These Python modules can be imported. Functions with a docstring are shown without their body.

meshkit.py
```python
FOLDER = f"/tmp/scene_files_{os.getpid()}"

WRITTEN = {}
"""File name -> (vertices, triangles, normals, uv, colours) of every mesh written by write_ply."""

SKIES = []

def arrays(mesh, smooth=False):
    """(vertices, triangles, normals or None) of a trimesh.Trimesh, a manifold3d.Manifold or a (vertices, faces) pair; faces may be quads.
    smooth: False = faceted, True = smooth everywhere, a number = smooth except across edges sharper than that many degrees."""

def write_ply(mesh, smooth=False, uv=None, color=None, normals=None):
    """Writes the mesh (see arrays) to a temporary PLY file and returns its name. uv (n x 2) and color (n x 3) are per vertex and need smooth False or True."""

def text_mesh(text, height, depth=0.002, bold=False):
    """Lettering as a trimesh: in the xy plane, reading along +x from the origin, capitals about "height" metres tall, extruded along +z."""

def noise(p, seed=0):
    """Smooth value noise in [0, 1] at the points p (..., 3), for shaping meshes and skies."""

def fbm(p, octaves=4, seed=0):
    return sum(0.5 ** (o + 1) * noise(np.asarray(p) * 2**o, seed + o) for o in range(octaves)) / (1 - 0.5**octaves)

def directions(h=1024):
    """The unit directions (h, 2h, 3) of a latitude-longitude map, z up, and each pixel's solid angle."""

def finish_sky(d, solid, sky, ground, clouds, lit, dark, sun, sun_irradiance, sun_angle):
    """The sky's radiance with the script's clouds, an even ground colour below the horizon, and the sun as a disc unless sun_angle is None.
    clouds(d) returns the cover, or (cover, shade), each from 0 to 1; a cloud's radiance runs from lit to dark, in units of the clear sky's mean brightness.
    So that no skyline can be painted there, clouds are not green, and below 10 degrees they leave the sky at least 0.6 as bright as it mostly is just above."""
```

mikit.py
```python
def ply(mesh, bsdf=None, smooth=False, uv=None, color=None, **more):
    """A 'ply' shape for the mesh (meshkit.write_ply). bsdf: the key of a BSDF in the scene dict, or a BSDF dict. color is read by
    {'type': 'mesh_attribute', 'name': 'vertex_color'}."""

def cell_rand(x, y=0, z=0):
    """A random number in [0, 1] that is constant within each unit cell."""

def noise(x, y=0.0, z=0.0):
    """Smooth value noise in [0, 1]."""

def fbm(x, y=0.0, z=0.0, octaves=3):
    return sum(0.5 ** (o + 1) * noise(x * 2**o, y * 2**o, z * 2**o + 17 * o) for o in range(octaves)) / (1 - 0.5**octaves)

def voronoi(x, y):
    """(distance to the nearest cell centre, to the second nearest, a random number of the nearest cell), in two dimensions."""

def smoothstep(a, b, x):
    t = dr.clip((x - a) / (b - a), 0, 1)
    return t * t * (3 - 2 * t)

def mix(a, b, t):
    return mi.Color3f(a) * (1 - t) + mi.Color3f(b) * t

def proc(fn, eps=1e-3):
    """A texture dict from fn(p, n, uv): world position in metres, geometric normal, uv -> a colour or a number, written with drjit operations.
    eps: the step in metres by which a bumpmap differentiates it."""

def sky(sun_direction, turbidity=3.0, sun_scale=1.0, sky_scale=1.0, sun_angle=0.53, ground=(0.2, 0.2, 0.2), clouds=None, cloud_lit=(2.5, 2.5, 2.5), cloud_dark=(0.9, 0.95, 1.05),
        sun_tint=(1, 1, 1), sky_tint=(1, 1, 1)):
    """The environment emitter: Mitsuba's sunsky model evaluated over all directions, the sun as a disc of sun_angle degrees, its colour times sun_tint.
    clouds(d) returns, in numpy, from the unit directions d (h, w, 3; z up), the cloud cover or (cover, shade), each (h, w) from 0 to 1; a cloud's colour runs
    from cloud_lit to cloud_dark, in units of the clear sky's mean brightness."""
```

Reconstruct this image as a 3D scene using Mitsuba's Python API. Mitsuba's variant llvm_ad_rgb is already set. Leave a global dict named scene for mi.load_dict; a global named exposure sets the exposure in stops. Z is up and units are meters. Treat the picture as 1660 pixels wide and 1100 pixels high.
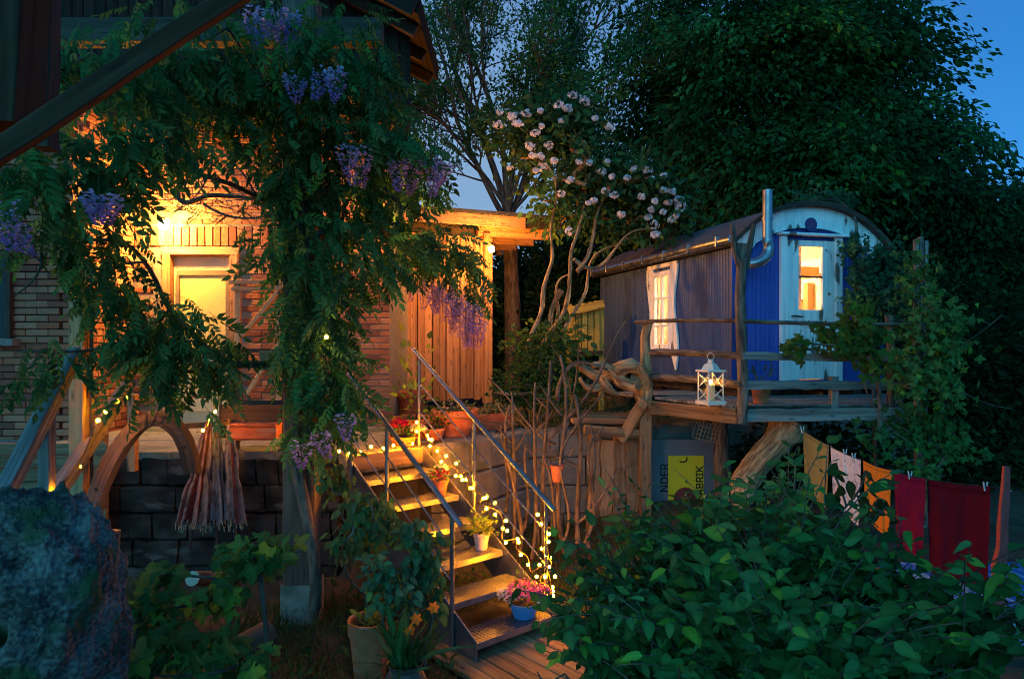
import math
import numpy as np, drjit as dr, trimesh, mitsuba as mi, mikit, meshkit
from mikit import fbm, noise, cell_rand, smoothstep, mix, voronoi

rng = np.random.default_rng(11)
scene, labels = {}, {}
T4 = mi.ScalarTransform4f
FOC, CX, CY, CAMZ = 1107.0, 830.0, 550.0, 2.4

# ------------------------------------------------------------------ camera, sky, exposure
exposure = 1.4
scene['camera'] = {'type': 'perspective', 'fov': 2 * math.degrees(math.atan(830 / FOC)), 'fov_axis': 'x', 'near_clip': 0.05, 'far_clip': 2000.0,
                   'to_world': T4().look_at(origin=[0, 0, CAMZ], target=[0, 1, CAMZ], up=[0, 0, 1])}
def clouds(d):
    az = np.arctan2(d[..., 0] + 0.12 * d[..., 1], d[..., 1])
    el = np.arcsin(np.clip(d[..., 2], 0, 1))
    n = meshkit.noise(d * 4.0) * 0.6 + meshkit.noise(d * 9.0) * 0.4
    band = np.exp(-(az / 0.42) ** 2) * np.clip(1.25 - el / 0.75, 0, 1)
    return np.clip(band * (0.75 + 0.5 * n), 0, 0.95)
scene['sky'] = {**mikit.sky([-0.26, -0.82, 0.5], turbidity=6.0, sun_scale=0.0, sky_scale=1.22, sky_tint=(0.15, 0.93, 1.8), ground=(0.05, 0.06, 0.05),
                            clouds=clouds, cloud_lit=(0.72, 1.2, 1.85), cloud_dark=(0.6, 1.05, 1.7)), 'sampling_weight': 40.0}
WARM = np.array([1.0, 0.42, 0.07])

# ------------------------------------------------------------------ helpers
def P(px, py, d):
    return np.array([(px - CX) / FOC * d, d, CAMZ + (CY - py) / FOC * d])

def PZ(px, z, d):
    return np.array([(px - CX) / FOC * d, d, z])

def unit(v):
    v = np.asarray(v, float)
    return v / (np.linalg.norm(v) + 1e-12)

class M:
    def __init__(s, V, F, UV=None, C=None):
        s.V, s.F = np.asarray(V, float).reshape(-1, 3), np.asarray(F, int).reshape(-1, 3)
        s.UV = np.zeros((len(s.V), 2)) if UV is None else np.asarray(UV, float)
        s.C = np.full((len(s.V), 3), 0.5) if C is None else np.broadcast_to(np.asarray(C, float), (len(s.V), 3)).copy()
    def col(s, c):
        s.C = np.broadcast_to(np.asarray(c, float), (len(s.V), 3)).copy()
        return s
    def move(s, t):
        return M(s.V + np.asarray(t), s.F, s.UV, s.C)
    def rot(s, R):
        return M(s.V @ np.asarray(R).T, s.F, s.UV, s.C)
    def scale(s, k):
        return M(s.V * np.asarray(k), s.F, s.UV, s.C)

def cat(ms):
    ms = [m for m in ms if m is not None]
    o = np.cumsum([0] + [len(m.V) for m in ms])
    return M(np.vstack([m.V for m in ms]), np.vstack([m.F + a for m, a in zip(ms, o)]), np.vstack([m.UV for m in ms]), np.vstack([m.C for m in ms]))

def rz(a):
    c, s = math.cos(a), math.sin(a)
    return np.array([[c, -s, 0], [s, c, 0], [0, 0, 1.0]])

def beam(p0, p1, w, h, up=(0, 0, 1), ch=0.005, n=1, rough=0.0, taper=1.0, seed=None):
    """A chamfered timber from p0 to p1: w across, h along up. rough: wobble of old wood."""
    p0, p1 = np.asarray(p0, float), np.asarray(p1, float)
    x = unit(p1 - p0)
    y = np.cross(up, x)
    if np.linalg.norm(y) < 1e-3:
        y = np.cross([1.0, 0, 0], x)
    y = unit(y)
    z = np.cross(x, y)
    a, b = w / 2, h / 2
    c = min(ch, a * 0.6, b * 0.6)
    ring = np.array([[a, -b + c], [a, b - c], [a - c, b], [-a + c, b], [-a, b - c], [-a, -b + c], [-a + c, -b], [a - c, -b], [a, -b + c]])
    per = np.concatenate([[0], np.cumsum(np.linalg.norm(np.diff(ring, axis=0), axis=1))])
    L, off = np.linalg.norm(p1 - p0), rng.random(2) * 20
    V, UV = [], []
    ts = np.linspace(0, 1, n + 1)
    for t in ts:
        k = 1 + (taper - 1) * t
        V.append(p0 + (p1 - p0) * t + k * ring[:, :1] * y + k * ring[:, 1:] * z)
        UV.append(np.stack([np.full(9, t * L), per], 1) + off)
    V, UV = np.vstack(V), np.vstack(UV)
    if rough:
        o = rng.random(3) * 50
        q = V * 7 + o
        V = V + rough * (np.stack([meshkit.noise(q), meshkit.noise(q + 31), meshkit.noise(q + 67)], 1) - 0.5)
    F = []
    for i in range(n):
        for j in range(8):
            q = i * 9 + j
            F += [[q, q + 1, q + 10], [q, q + 10, q + 9]]
    nv = len(V)
    for end, flip in ((0, True), (n * 9, False)):
        capv = V[end:end + 8]
        o = nv
        V = np.vstack([V, capv]); UV = np.vstack([UV, ring[:8] * 0.3 + off]); nv += 8
        for j in range(1, 7):
            F.append([o, o + j + 1, o + j] if flip else [o, o + j, o + j + 1])
    return M(V, F, UV)

def box(c, s, R=None, ch=0.004):
    c, s = np.asarray(c, float), np.asarray(s, float)
    k = int(np.argmax(s))
    e = np.eye(3)
    up, ww = ([0, 0, 1.0], s[1 - k]) if k < 2 else ([0, 1.0, 0], s[0])
    hh = s[2] if k < 2 else s[1]
    m = beam(-e[k] * s[k] / 2, e[k] * s[k] / 2, ww, hh, up, ch)
    if R is not None:
        m = m.rot(R)
    return m.move(c)

def smooth_path(pts, n, soft=False):
    pts = np.asarray(pts, float)
    if len(pts) < 3:
        return np.array([pts[0] + (pts[-1] - pts[0]) * t for t in np.linspace(0, 1, n)])
    from scipy.interpolate import CubicSpline, PchipInterpolator
    s = np.concatenate([[0], np.cumsum(np.linalg.norm(np.diff(pts[:, :3], axis=0), axis=1) + 1e-9)])
    return (PchipInterpolator if soft else CubicSpline)(s, pts)(np.linspace(0, s[-1], n))

def tube(pts, r, sides=8, cap=True, rough=0.0):
    p = np.asarray(pts, float)
    r = np.broadcast_to(np.asarray(r, float), (len(p),))
    t = np.gradient(p, axis=0)
    t /= np.linalg.norm(t, axis=1, keepdims=True) + 1e-12
    ref = np.array([0, 0, 1.0]) if abs(t[0, 2]) < 0.9 else np.array([1.0, 0, 0])
    A = []
    a = unit(np.cross(t[0], ref))
    for i in range(len(p)):
        a = unit(a - t[i] * (a @ t[i]))
        A.append(a)
    A = np.array(A); B = np.cross(t, A)
    th = np.linspace(0, 2 * np.pi, sides + 1)
    rr = r[:, None] * np.ones(sides + 1)
    if rough:
        o = rng.random(3) * 50
        q = np.stack([np.repeat(np.arange(len(p)) * 0.9, sides + 1), np.tile(np.cos(th) * 1.3, len(p)), np.tile(np.sin(th) * 1.3, len(p))], 1)
        rr = rr * (1 + rough * (meshkit.noise(q + o).reshape(len(p), sides + 1) - 0.5) * 2)
    V = p[:, None] + rr[..., None] * (np.cos(th)[None, :, None] * A[:, None] + np.sin(th)[None, :, None] * B[:, None])
    s = np.concatenate([[0], np.cumsum(np.linalg.norm(np.diff(p, axis=0), axis=1))])
    off = rng.random(2) * 20
    UV = np.stack([np.repeat(s, sides + 1), (th[None] * np.mean(r) * np.ones((len(p), 1))).ravel()], 1) + off
    i, j = np.meshgrid(np.arange(len(p) - 1), np.arange(sides), indexing='ij')
    q = (i * (sides + 1) + j).ravel()
    F = np.vstack([np.stack([q, q + 1, q + sides + 2], 1), np.stack([q, q + sides + 2, q + sides + 1], 1)])
    V = V.reshape(-1, 3)
    if cap:
        for e, flip in ((0, 1), (len(p) - 1, 0)):
            o = len(V)
            V = np.vstack([V, V[e * (sides + 1):e * (sides + 1) + sides], p[e][None]])
            UV = np.vstack([UV, np.stack([np.cos(th[:-1]), np.sin(th[:-1])], 1) * r[e] + off, off[None]])
            k = np.arange(sides)
            f = np.stack([o + k, o + (k + 1) % sides, np.full(sides, o + sides)], 1)
            F = np.vstack([F, f[:, ::-1] if flip else f])
    return M(V, F, UV)

def lathe(prof, n=24, c=(0, 0, 0)):
    prof = np.asarray(prof, float)
    th = np.linspace(0, 2 * np.pi, n + 1)
    V = np.stack([prof[:, :1] * np.cos(th), prof[:, :1] * np.sin(th), prof[:, 1:] * np.ones((1, n + 1))], -1)
    i, j = np.meshgrid(np.arange(len(prof) - 1), np.arange(n), indexing='ij')
    q = (i * (n + 1) + j).ravel()
    F = np.vstack([np.stack([q, q + 1, q + n + 2], 1), np.stack([q, q + n + 2, q + n + 1], 1)])
    s = np.concatenate([[0], np.cumsum(np.linalg.norm(np.diff(prof, axis=0), axis=1))])
    UV = np.stack([np.repeat(s, n + 1), np.tile(th, len(prof)) * prof[:, 0].max()], 1)
    return M(V.reshape(-1, 3) + np.asarray(c), F, UV)

def ball(c, r, sub=2, sq=(1, 1, 1), amp=0.0, freq=3.0):
    m = trimesh.creation.icosphere(sub)
    v = np.array(m.vertices)
    if amp:
        v = v * (1 + amp * (meshkit.noise(v * freq + rng.random(3) * 50) - 0.5) * 2)[:, None]
    return M(v * r * np.asarray(sq) + np.asarray(c), m.faces)

def prism(poly, depth, O, ux, uy, un):
    """The polygon (in the frame O, ux, uy), extruded by depth along un."""
    from shapely.geometry import Polygon
    g = poly if hasattr(poly, 'exterior') else Polygon(poly)
    m = trimesh.creation.extrude_polygon(g, depth, engine='earcut')
    v = np.array(m.vertices)
    R = np.stack([ux, uy, un], 1)
    return M(v @ R.T + np.asarray(O), m.faces, v[:, :2] + rng.random(2) * 9)

USED = {}
def nm(name):
    k = USED.get(name, -1) + 1
    USED[name] = k
    return name if k == 0 else f'{name}_{k:03d}'

def thing(name, label, cat_, group=None):
    key = nm(name)
    labels[key] = {'label': label, 'category': cat_}
    if group:
        labels[key]['group'] = group
    return key

COLOURED = set()
def add(parent, name, m, bsdf, smooth=False, label=None, kind=None, emit=None, weight=1.0):
    key = nm(parent + '__' + name if parent else name)
    if bsdf in COLOURED and smooth not in (False, True):
        v_, f_, _ = meshkit.arrays((m.V, m.F), smooth)
        m, smooth = M(v_, f_, None, m.C[0]), True
    d = mikit.ply((m.V, m.F), bsdf, smooth, uv=m.UV if smooth in (False, True) else None, color=m.C if bsdf in COLOURED else None)
    if emit is not None:
        d['emitter'] = {'type': 'area', 'radiance': {'type': 'rgb', 'value': [float(x) for x in emit]}, 'sampling_weight': float(weight)}
    scene[key] = d
    if label or kind:
        labels[key] = {}
        if label: labels[key]['label'] = label
        if kind: labels[key]['kind'] = kind
    return key

def single(name, label, cat_, m, bsdf, smooth=False, group=None):
    key = add(None, name, m, bsdf, smooth)
    labels[key] = {'label': label, 'category': cat_}
    if group: labels[key]['group'] = group
    return key

def struct(name, m, bsdf, smooth=False, kind='structure'):
    return add(None, name, m, bsdf, smooth, kind=kind)

def bulb(parent, name, c, r, power, tint=WARM, weight=1.0):
    """A glowing sphere: power is its intensity (radiance times projected area)."""
    key = nm(parent + '__' + name)
    L = np.asarray(tint) * power / (math.pi * r * r)
    scene[key] = {'type': 'sphere', 'center': [float(x) for x in c], 'radius': float(r), 'bsdf': {'type': 'ref', 'id': 'bulb_glass'},
                  'emitter': {'type': 'area', 'radiance': {'type': 'rgb', 'value': [float(x) for x in L]}, 'sampling_weight': float(weight)}}
    return key

def onto(o, to):
    return np.asarray(o) + np.asarray(to)

# ------------------------------------------------------------------ materials
def principled(tex, rough=0.75, spec=0.35, bump=None, metal=0.0, name=None, **kw):
    b = {'type': 'principled', 'base_color': tex, 'roughness': rough, 'specular': spec, 'metallic': metal, **kw}
    if bump:
        fn, sc, eps = bump
        b = {'type': 'bumpmap', 'arbitrary': mikit.proc(fn, eps), 'scale': sc, 'b': b}
    return {'type': 'twosided', 'b': b}

VC = {'type': 'mesh_attribute', 'name': 'vertex_color'}
def rgb(*c):
    return {'type': 'rgb', 'value': list(c)}

def woodfn(c1, c2, c3):
    def fn(p, n, uv):
        g = fbm(uv.x * 2.2, uv.y * 55.0, 1.0, 3)
        k = fbm(uv.x * 0.9, uv.y * 7.0, 5.0, 3)
        r = noise(uv.x * 0.15, uv.y * 2.5, 9.0)
        d1, d2, _ = voronoi(uv.x * 2.1, uv.y * 8.0)
        knot = 1 - smoothstep(0.02, 0.13, d1)
        c = mix(c1, c2, smoothstep(0.25, 0.75, 0.55 * g + 0.45 * k))
        c = mix(c, mi.Color3f(c3), 0.75 * knot)
        return c * (0.72 + 0.56 * r)
    return fn
def wood_bump(p, n, uv):
    return fbm(uv.x * 3.0, uv.y * 70.0, 1.0, 3)

def bark_fn(c1, c2):
    def fn(p, n, uv):
        g = fbm(uv.x * 9, uv.y * 45, 1.0, 3)
        return mix(c1, c2, smoothstep(0.2, 0.8, g)) * (0.7 + 0.6 * noise(p.x * 5, p.y * 5, p.z * 5))
    return fn

scene['wood_larch'] = principled(mikit.proc(woodfn((0.30, 0.13, 0.05), (0.50, 0.255, 0.115), (0.10, 0.04, 0.018))), 0.6, bump=(wood_bump, 0.002, 2e-3))
scene['wood_grey'] = principled(mikit.proc(woodfn((0.075, 0.065, 0.055), (0.23, 0.205, 0.18), (0.04, 0.03, 0.025))), 0.8, bump=(wood_bump, 0.004, 2e-3))
scene['wood_brown'] = principled(mikit.proc(woodfn((0.13, 0.07, 0.035), (0.30, 0.18, 0.09), (0.05, 0.03, 0.02))), 0.75, bump=(wood_bump, 0.004, 2e-3))
scene['wood_dark'] = principled(mikit.proc(woodfn((0.035, 0.022, 0.015), (0.085, 0.055, 0.036), (0.02, 0.014, 0.01))), 0.8)
scene['wood_post'] = principled(mikit.proc(woodfn((0.055, 0.036, 0.026), (0.135, 0.09, 0.066), (0.03, 0.02, 0.015))), 0.8, bump=(wood_bump, 0.004, 2e-3))
scene['black_wood'] = principled(mikit.proc(woodfn((0.016, 0.011, 0.008), (0.04, 0.027, 0.02), (0.01, 0.008, 0.006))), 0.85, 0.15)
scene['wood_canopy'] = principled(mikit.proc(woodfn((0.045, 0.020, 0.011), (0.095, 0.045, 0.024), (0.02, 0.012, 0.008))), 0.85, 0.15)
scene['wood_lit_yellow'] = principled(mikit.proc(woodfn((0.30, 0.19, 0.03), (0.50, 0.34, 0.06), (0.12, 0.08, 0.02))), 0.7)  # yellow lamplight is put into this wood colour
scene['bark'] = principled(mikit.proc(bark_fn((0.05, 0.034, 0.025), (0.165, 0.118, 0.082))), 0.85)
scene['bark_warm'] = principled(mikit.proc(bark_fn((0.13, 0.075, 0.035), (0.40, 0.26, 0.13))), 0.8, bump=(wood_bump, 0.006, 3e-3))

def white_fn(p, n, uv):
    chip = smoothstep(0.63, 0.70, fbm(p.x * 9 + 3, p.y * 9, p.z * 2.2, 4))
    run = fbm(p.x * 30, p.y * 30, p.z * 1.2, 3)
    c = mix((0.82, 0.81, 0.79), (0.60, 0.58, 0.55), smoothstep(0.4, 0.85, run))
    return mix(c, (0.16, 0.13, 0.11), chip)
scene['white_paint'] = principled(mikit.proc(white_fn), 0.55)
def blue_fn(p, n, uv):
    run = fbm(p.x * 26, p.y * 26, p.z * 0.9, 4)
    low = fbm(p.x * 2.0 + 9, p.y * 2.0, p.z * 0.8, 3)
    c = mix((0.014, 0.050, 0.30), (0.05, 0.11, 0.42), run)
    c = mix(c, (0.010, 0.018, 0.06), 0.75 * smoothstep(0.55, 0.75, low))
    return mix(c, (0.20, 0.24, 0.34), 0.5 * smoothstep(0.70, 0.82, run))
scene['blue_paint'] = principled(mikit.proc(blue_fn), 0.5)
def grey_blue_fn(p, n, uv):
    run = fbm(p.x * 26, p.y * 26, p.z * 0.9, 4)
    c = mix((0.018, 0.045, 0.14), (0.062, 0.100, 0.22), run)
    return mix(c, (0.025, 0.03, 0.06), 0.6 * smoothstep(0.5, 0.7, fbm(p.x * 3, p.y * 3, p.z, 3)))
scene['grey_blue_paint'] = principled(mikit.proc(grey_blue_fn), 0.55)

def stone_fn(p, n, uv):
    a = fbm(p.x * 6, p.y * 6, p.z * 6, 4)
    b = fbm(p.x * 30, p.y * 30, p.z * 30, 2)
    c = mix((0.09, 0.085, 0.07), (0.27, 0.25, 0.21), 0.6 * a + 0.4 * b)
    return mix(c, (0.05, 0.07, 0.035), 0.6 * smoothstep(0.55, 0.7, fbm(p.x * 3 + 7, p.y * 3, p.z * 3, 3)))
def stone_bump(p, n, uv):
    return fbm(p.x * 14, p.y * 14, p.z * 14, 4)
def dark_stone_fn(p, n, uv):
    a = fbm(p.x * 5, p.y * 5, p.z * 5, 4)
    c = mix((0.012, 0.011, 0.010), (0.05, 0.046, 0.04), smoothstep(0.3, 0.8, a))
    return mix(c, (0.13, 0.12, 0.11), 0.5 * smoothstep(0.62, 0.74, fbm(p.x * 4 + 7, p.y * 4, p.z * 9, 4)))
scene['dark_stone'] = principled(mikit.proc(dark_stone_fn), 0.9, 0.2, bump=(lambda p, n, uv: fbm(p.x * 14, p.y * 14, p.z * 14, 4), 0.03, 3e-3))
scene['stone'] = principled(mikit.proc(stone_fn), 0.9, 0.2, bump=(stone_bump, 0.02, 3e-3))
def moss_fn(p, n, uv):
    a = fbm(p.x * 7, p.y * 7, p.z * 7, 4)
    b = fbm(p.x * 75, p.y * 75, p.z * 75, 4)
    c = mix((0.035, 0.030, 0.024), (0.22, 0.195, 0.165), smoothstep(0.34, 0.80, 0.5 * a + 0.5 * b))
    return mix(c, (0.035, 0.06, 0.02), smoothstep(0.5, 0.66, fbm(p.x * 5 + 3, p.y * 5, p.z * 5, 3)))
def moss_bump(p, n, uv):
    return fbm(p.x * 22, p.y * 22, p.z * 22, 5)
scene['mossy_stone'] = principled(mikit.proc(moss_fn), 0.85, 0.3, bump=(moss_bump, 0.02, 2e-3))
def soil_fn(p, n, uv):
    a = fbm(p.x * 5, p.y * 5, 0, 4)
    return mix((0.035, 0.027, 0.018), (0.09, 0.075, 0.05), a)
scene['soil'] = principled(mikit.proc(soil_fn), 0.95, 0.1)
def clay_fn(p, n, uv):
    a = fbm(p.x * 14, p.y * 14, p.z * 14, 4)
    c = mix((0.36, 0.085, 0.035), (0.50, 0.16, 0.07), a)
    return mix(c, (0.50, 0.38, 0.28), 0.35 * smoothstep(0.58, 0.75, fbm(p.x * 9 + 4, p.y * 9, p.z * 22, 3)))
scene['terracotta'] = principled(mikit.proc(clay_fn), 0.8, 0.2)
def grate_fn(p, n, uv):
    u, v = uv.x * 30, uv.y * 30
    hole = 1 - smoothstep(0.25, 0.36, dr.sqrt(dr.square(u - dr.floor(u) - 0.5) + dr.square(v - dr.floor(v) - 0.5)))
    c = mix((0.19, 0.19, 0.21), (0.10, 0.09, 0.09), fbm(p.x * 11, p.y * 11, p.z * 11, 3))
    return mix(c, (0.015, 0.015, 0.015), hole)
scene['grating'] = principled(mikit.proc(grate_fn), 0.45, 0.5, metal=0.55)
def zinc_fn(p, n, uv):
    a = fbm(p.x * 12, p.y * 12, p.z * 12, 4)
    return mix((0.17, 0.175, 0.19), (0.42, 0.43, 0.45), a)
scene['zinc'] = principled(mikit.proc(zinc_fn), 0.34, 0.5, metal=0.85)
def felt_fn(p, n, uv):
    a = fbm(p.x * 4, p.y * 4, p.z * 4, 4)
    return mix((0.03, 0.03, 0.04), (0.09, 0.085, 0.095), a)
scene['felt'] = principled(mikit.proc(felt_fn), 0.85, 0.2)
scene['paint'] = principled(VC, 0.6, 0.4); COLOURED.add('paint')
scene['matt'] = principled(VC, 0.9, 0.15); COLOURED.add('matt')
scene['brick'] = principled(VC, 0.85, 0.2, bump=(stone_bump, 0.012, 3e-3)); COLOURED.add('brick')
scene['black_iron'] = principled(rgb(0.025, 0.025, 0.028), 0.5, 0.5, metal=0.3)
scene['leaf'] = {'type': 'principledthin', 'base_color': VC, 'roughness': 0.36, 'spec_trans': 0.0, 'eta': 1.45, 'diff_trans': 0.95}; COLOURED.add('leaf')
scene['cloth'] = {'type': 'principledthin', 'base_color': VC, 'roughness': 0.9, 'spec_trans': 0.0, 'eta': 1.2, 'diff_trans': 0.3}; COLOURED.add('cloth')
scene['bulb_glass'] = {'type': 'diffuse', 'reflectance': rgb(0.8, 0.75, 0.65)}
scene['pane'] = {'type': 'thindielectric', 'int_ior': 1.5}
scene['interior'] = {'type': 'twosided', 'b': {'type': 'diffuse', 'reflectance': VC}}; COLOURED.add('interior')

# ------------------------------------------------------------------ leaves and plants
def leaf_shape(W=0.5, curl=0.3, fold=0.25, n=4, pointy=1.0, wave=0.0):
    t = np.linspace(0, 1, n + 1)
    w = W / 2 * np.sin(np.pi * t ** 0.75) ** (0.9 * pointy)
    sp = np.stack([t, 0 * t, -curl * t ** 2], 1)
    V, F = list(sp), []
    L, R = {}, {}
    for i in range(1, n):
        for D, s in ((L, 1), (R, -1)):
            D[i] = len(V)
            V.append(sp[i] + [0, s * w[i], fold * w[i] + wave * math.sin(i * 2.3 + s)])
    for D, s in ((L, 1), (R, -1)):
        tri = [[0, 1, D[1]]]
        for i in range(1, n - 1):
            tri += [[i, i + 1, D[i + 1]], [i, D[i + 1], D[i]]]
        tri += [[n - 1, n, D[n - 1]]]
        F += [q if s > 0 else q[::-1] for q in tri]
    C = np.full((len(V), 3), 0.46); C[:n + 1] = 0.62; C[n] = 0.42
    return M(V, F, None, C)

def lobed_leaf(lobes=5, depth=0.38, seed=0, n=26):
    r_ = np.random.default_rng(seed)
    th = np.linspace(-2.75, 2.75, n)
    env = 0.55 + 0.2 * np.cos(th)
    r = env * (1 - depth * (0.5 - 0.5 * np.cos(th * lobes / 0.97 + np.pi)) ) * (1 + 0.05 * np.where(np.arange(n) % 2, 1, -1))
    V = np.stack([r * np.cos(th), r * np.sin(th), 0.16 * np.sin(th * 2.5 + seed) * r - 0.35 * r ** 2], 1)
    mid = V * 0.5 + [0, 0, 0.03]
    V = np.vstack([[[0, 0, 0]], mid, V])
    V[:, 0] += 0.05
    F = []
    for i in range(n - 1):
        F += [[0, 1 + i, 2 + i], [1 + i, 1 + n + i, 2 + n + i], [1 + i, 2 + n + i, 2 + i]]
    C = np.full((len(V), 3), 0.48); C[0] = 0.66; C[1:1 + n:4] = 0.60
    return M(V, F, None, C)

def pinnate_leaf(seed, pairs=6):
    r_ = np.random.default_rng(seed)
    small = leaf_shape(0.42, 0.25, 0.35, 3)
    ms, rach = [], []
    droop = r_.uniform(0.15, 0.5)
    side = r_.uniform(-0.15, 0.15)
    def at(t):
        return np.array([t * (1 - 0.15 * droop * t), side * t * t, -droop * t * t])
    for i in range(pairs):
        t = 0.25 + 0.72 * i / (pairs - 0.3)
        for s in (1, -1):
            a = s * r_.uniform(0.8, 1.15)
            k = 0.27 * r_.uniform(0.8, 1.15) * (1 - 0.25 * abs(i / pairs - 0.4))
            tilt = r_.uniform(-0.9, -0.25)
            R = rz(a) @ np.array([[math.cos(tilt), 0, -math.sin(tilt)], [0, 1, 0], [math.sin(tilt), 0, math.cos(tilt)]])
            ms.append(small.scale(k).rot(R).move(at(t)))
    ms.append(small.scale(0.27).move(at(1.0)))
    ts = np.linspace(0, 1, 5)
    V = np.vstack([[at(t) + [0, 0.007, 0], at(t) - [0, 0.007, 0]] for t in ts])
    F = []
    for i in range(4):
        F += [[2 * i, 2 * i + 1, 2 * i + 3], [2 * i, 2 * i + 3, 2 * i + 2]]
    return cat([M(V, F)] + ms)

def quad_leaf():
    return M([[0, 0, 0], [0.5, 0.26, 0.05], [1, 0, -0.15], [0.5, -0.26, 0.05]], [[0, 2, 1], [0, 3, 2]])

def frames(d, n):
    d = d / (np.linalg.norm(d, axis=1, keepdims=True) + 1e-12)
    n = n - d * (n * d).sum(1, keepdims=True)
    n = n / (np.linalg.norm(n, axis=1, keepdims=True) + 1e-12)
    return np.stack([d, np.cross(n, d), n], 2)

def scatter(tpls, pos, R, sc, colr):
    out = []
    which = rng.integers(0, len(tpls), len(pos))
    for k, m in enumerate(tpls):
        i = np.nonzero(which == k)[0]
        if not len(i):
            continue
        V = np.einsum('nij,vj->nvi', R[i] * sc[i, None, None], m.V) + pos[i, None]
        F = m.F[None] + (np.arange(len(i)) * len(m.V))[:, None, None]
        out.append(M(V.reshape(-1, 3), F.reshape(-1, 3), None, np.clip(np.repeat(colr[i], len(m.V), 0) * np.tile(m.C * 2, (len(i), 1)), 0, 0.95)))
    return cat(out) if out else None

def leaf_colours(n, base, var=0.35, pos=None, freq=1.2, yellow=0.0):
    c = np.asarray(base) * (1 + var * (rng.random((n, 1)) - 0.5) * 2)
    c = c * (1 + 0.5 * (rng.random((n, 3)) - 0.5) * [1.0, 0.25, 0.8])
    if pos is not None:
        k = meshkit.noise(pos * freq + 40)[:, None]
        c = c * (0.65 + 0.75 * k)
    y = (rng.random((n, 1)) < yellow)
    return np.where(y, c * [2.6, 1.9, 1.0], c)

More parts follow.
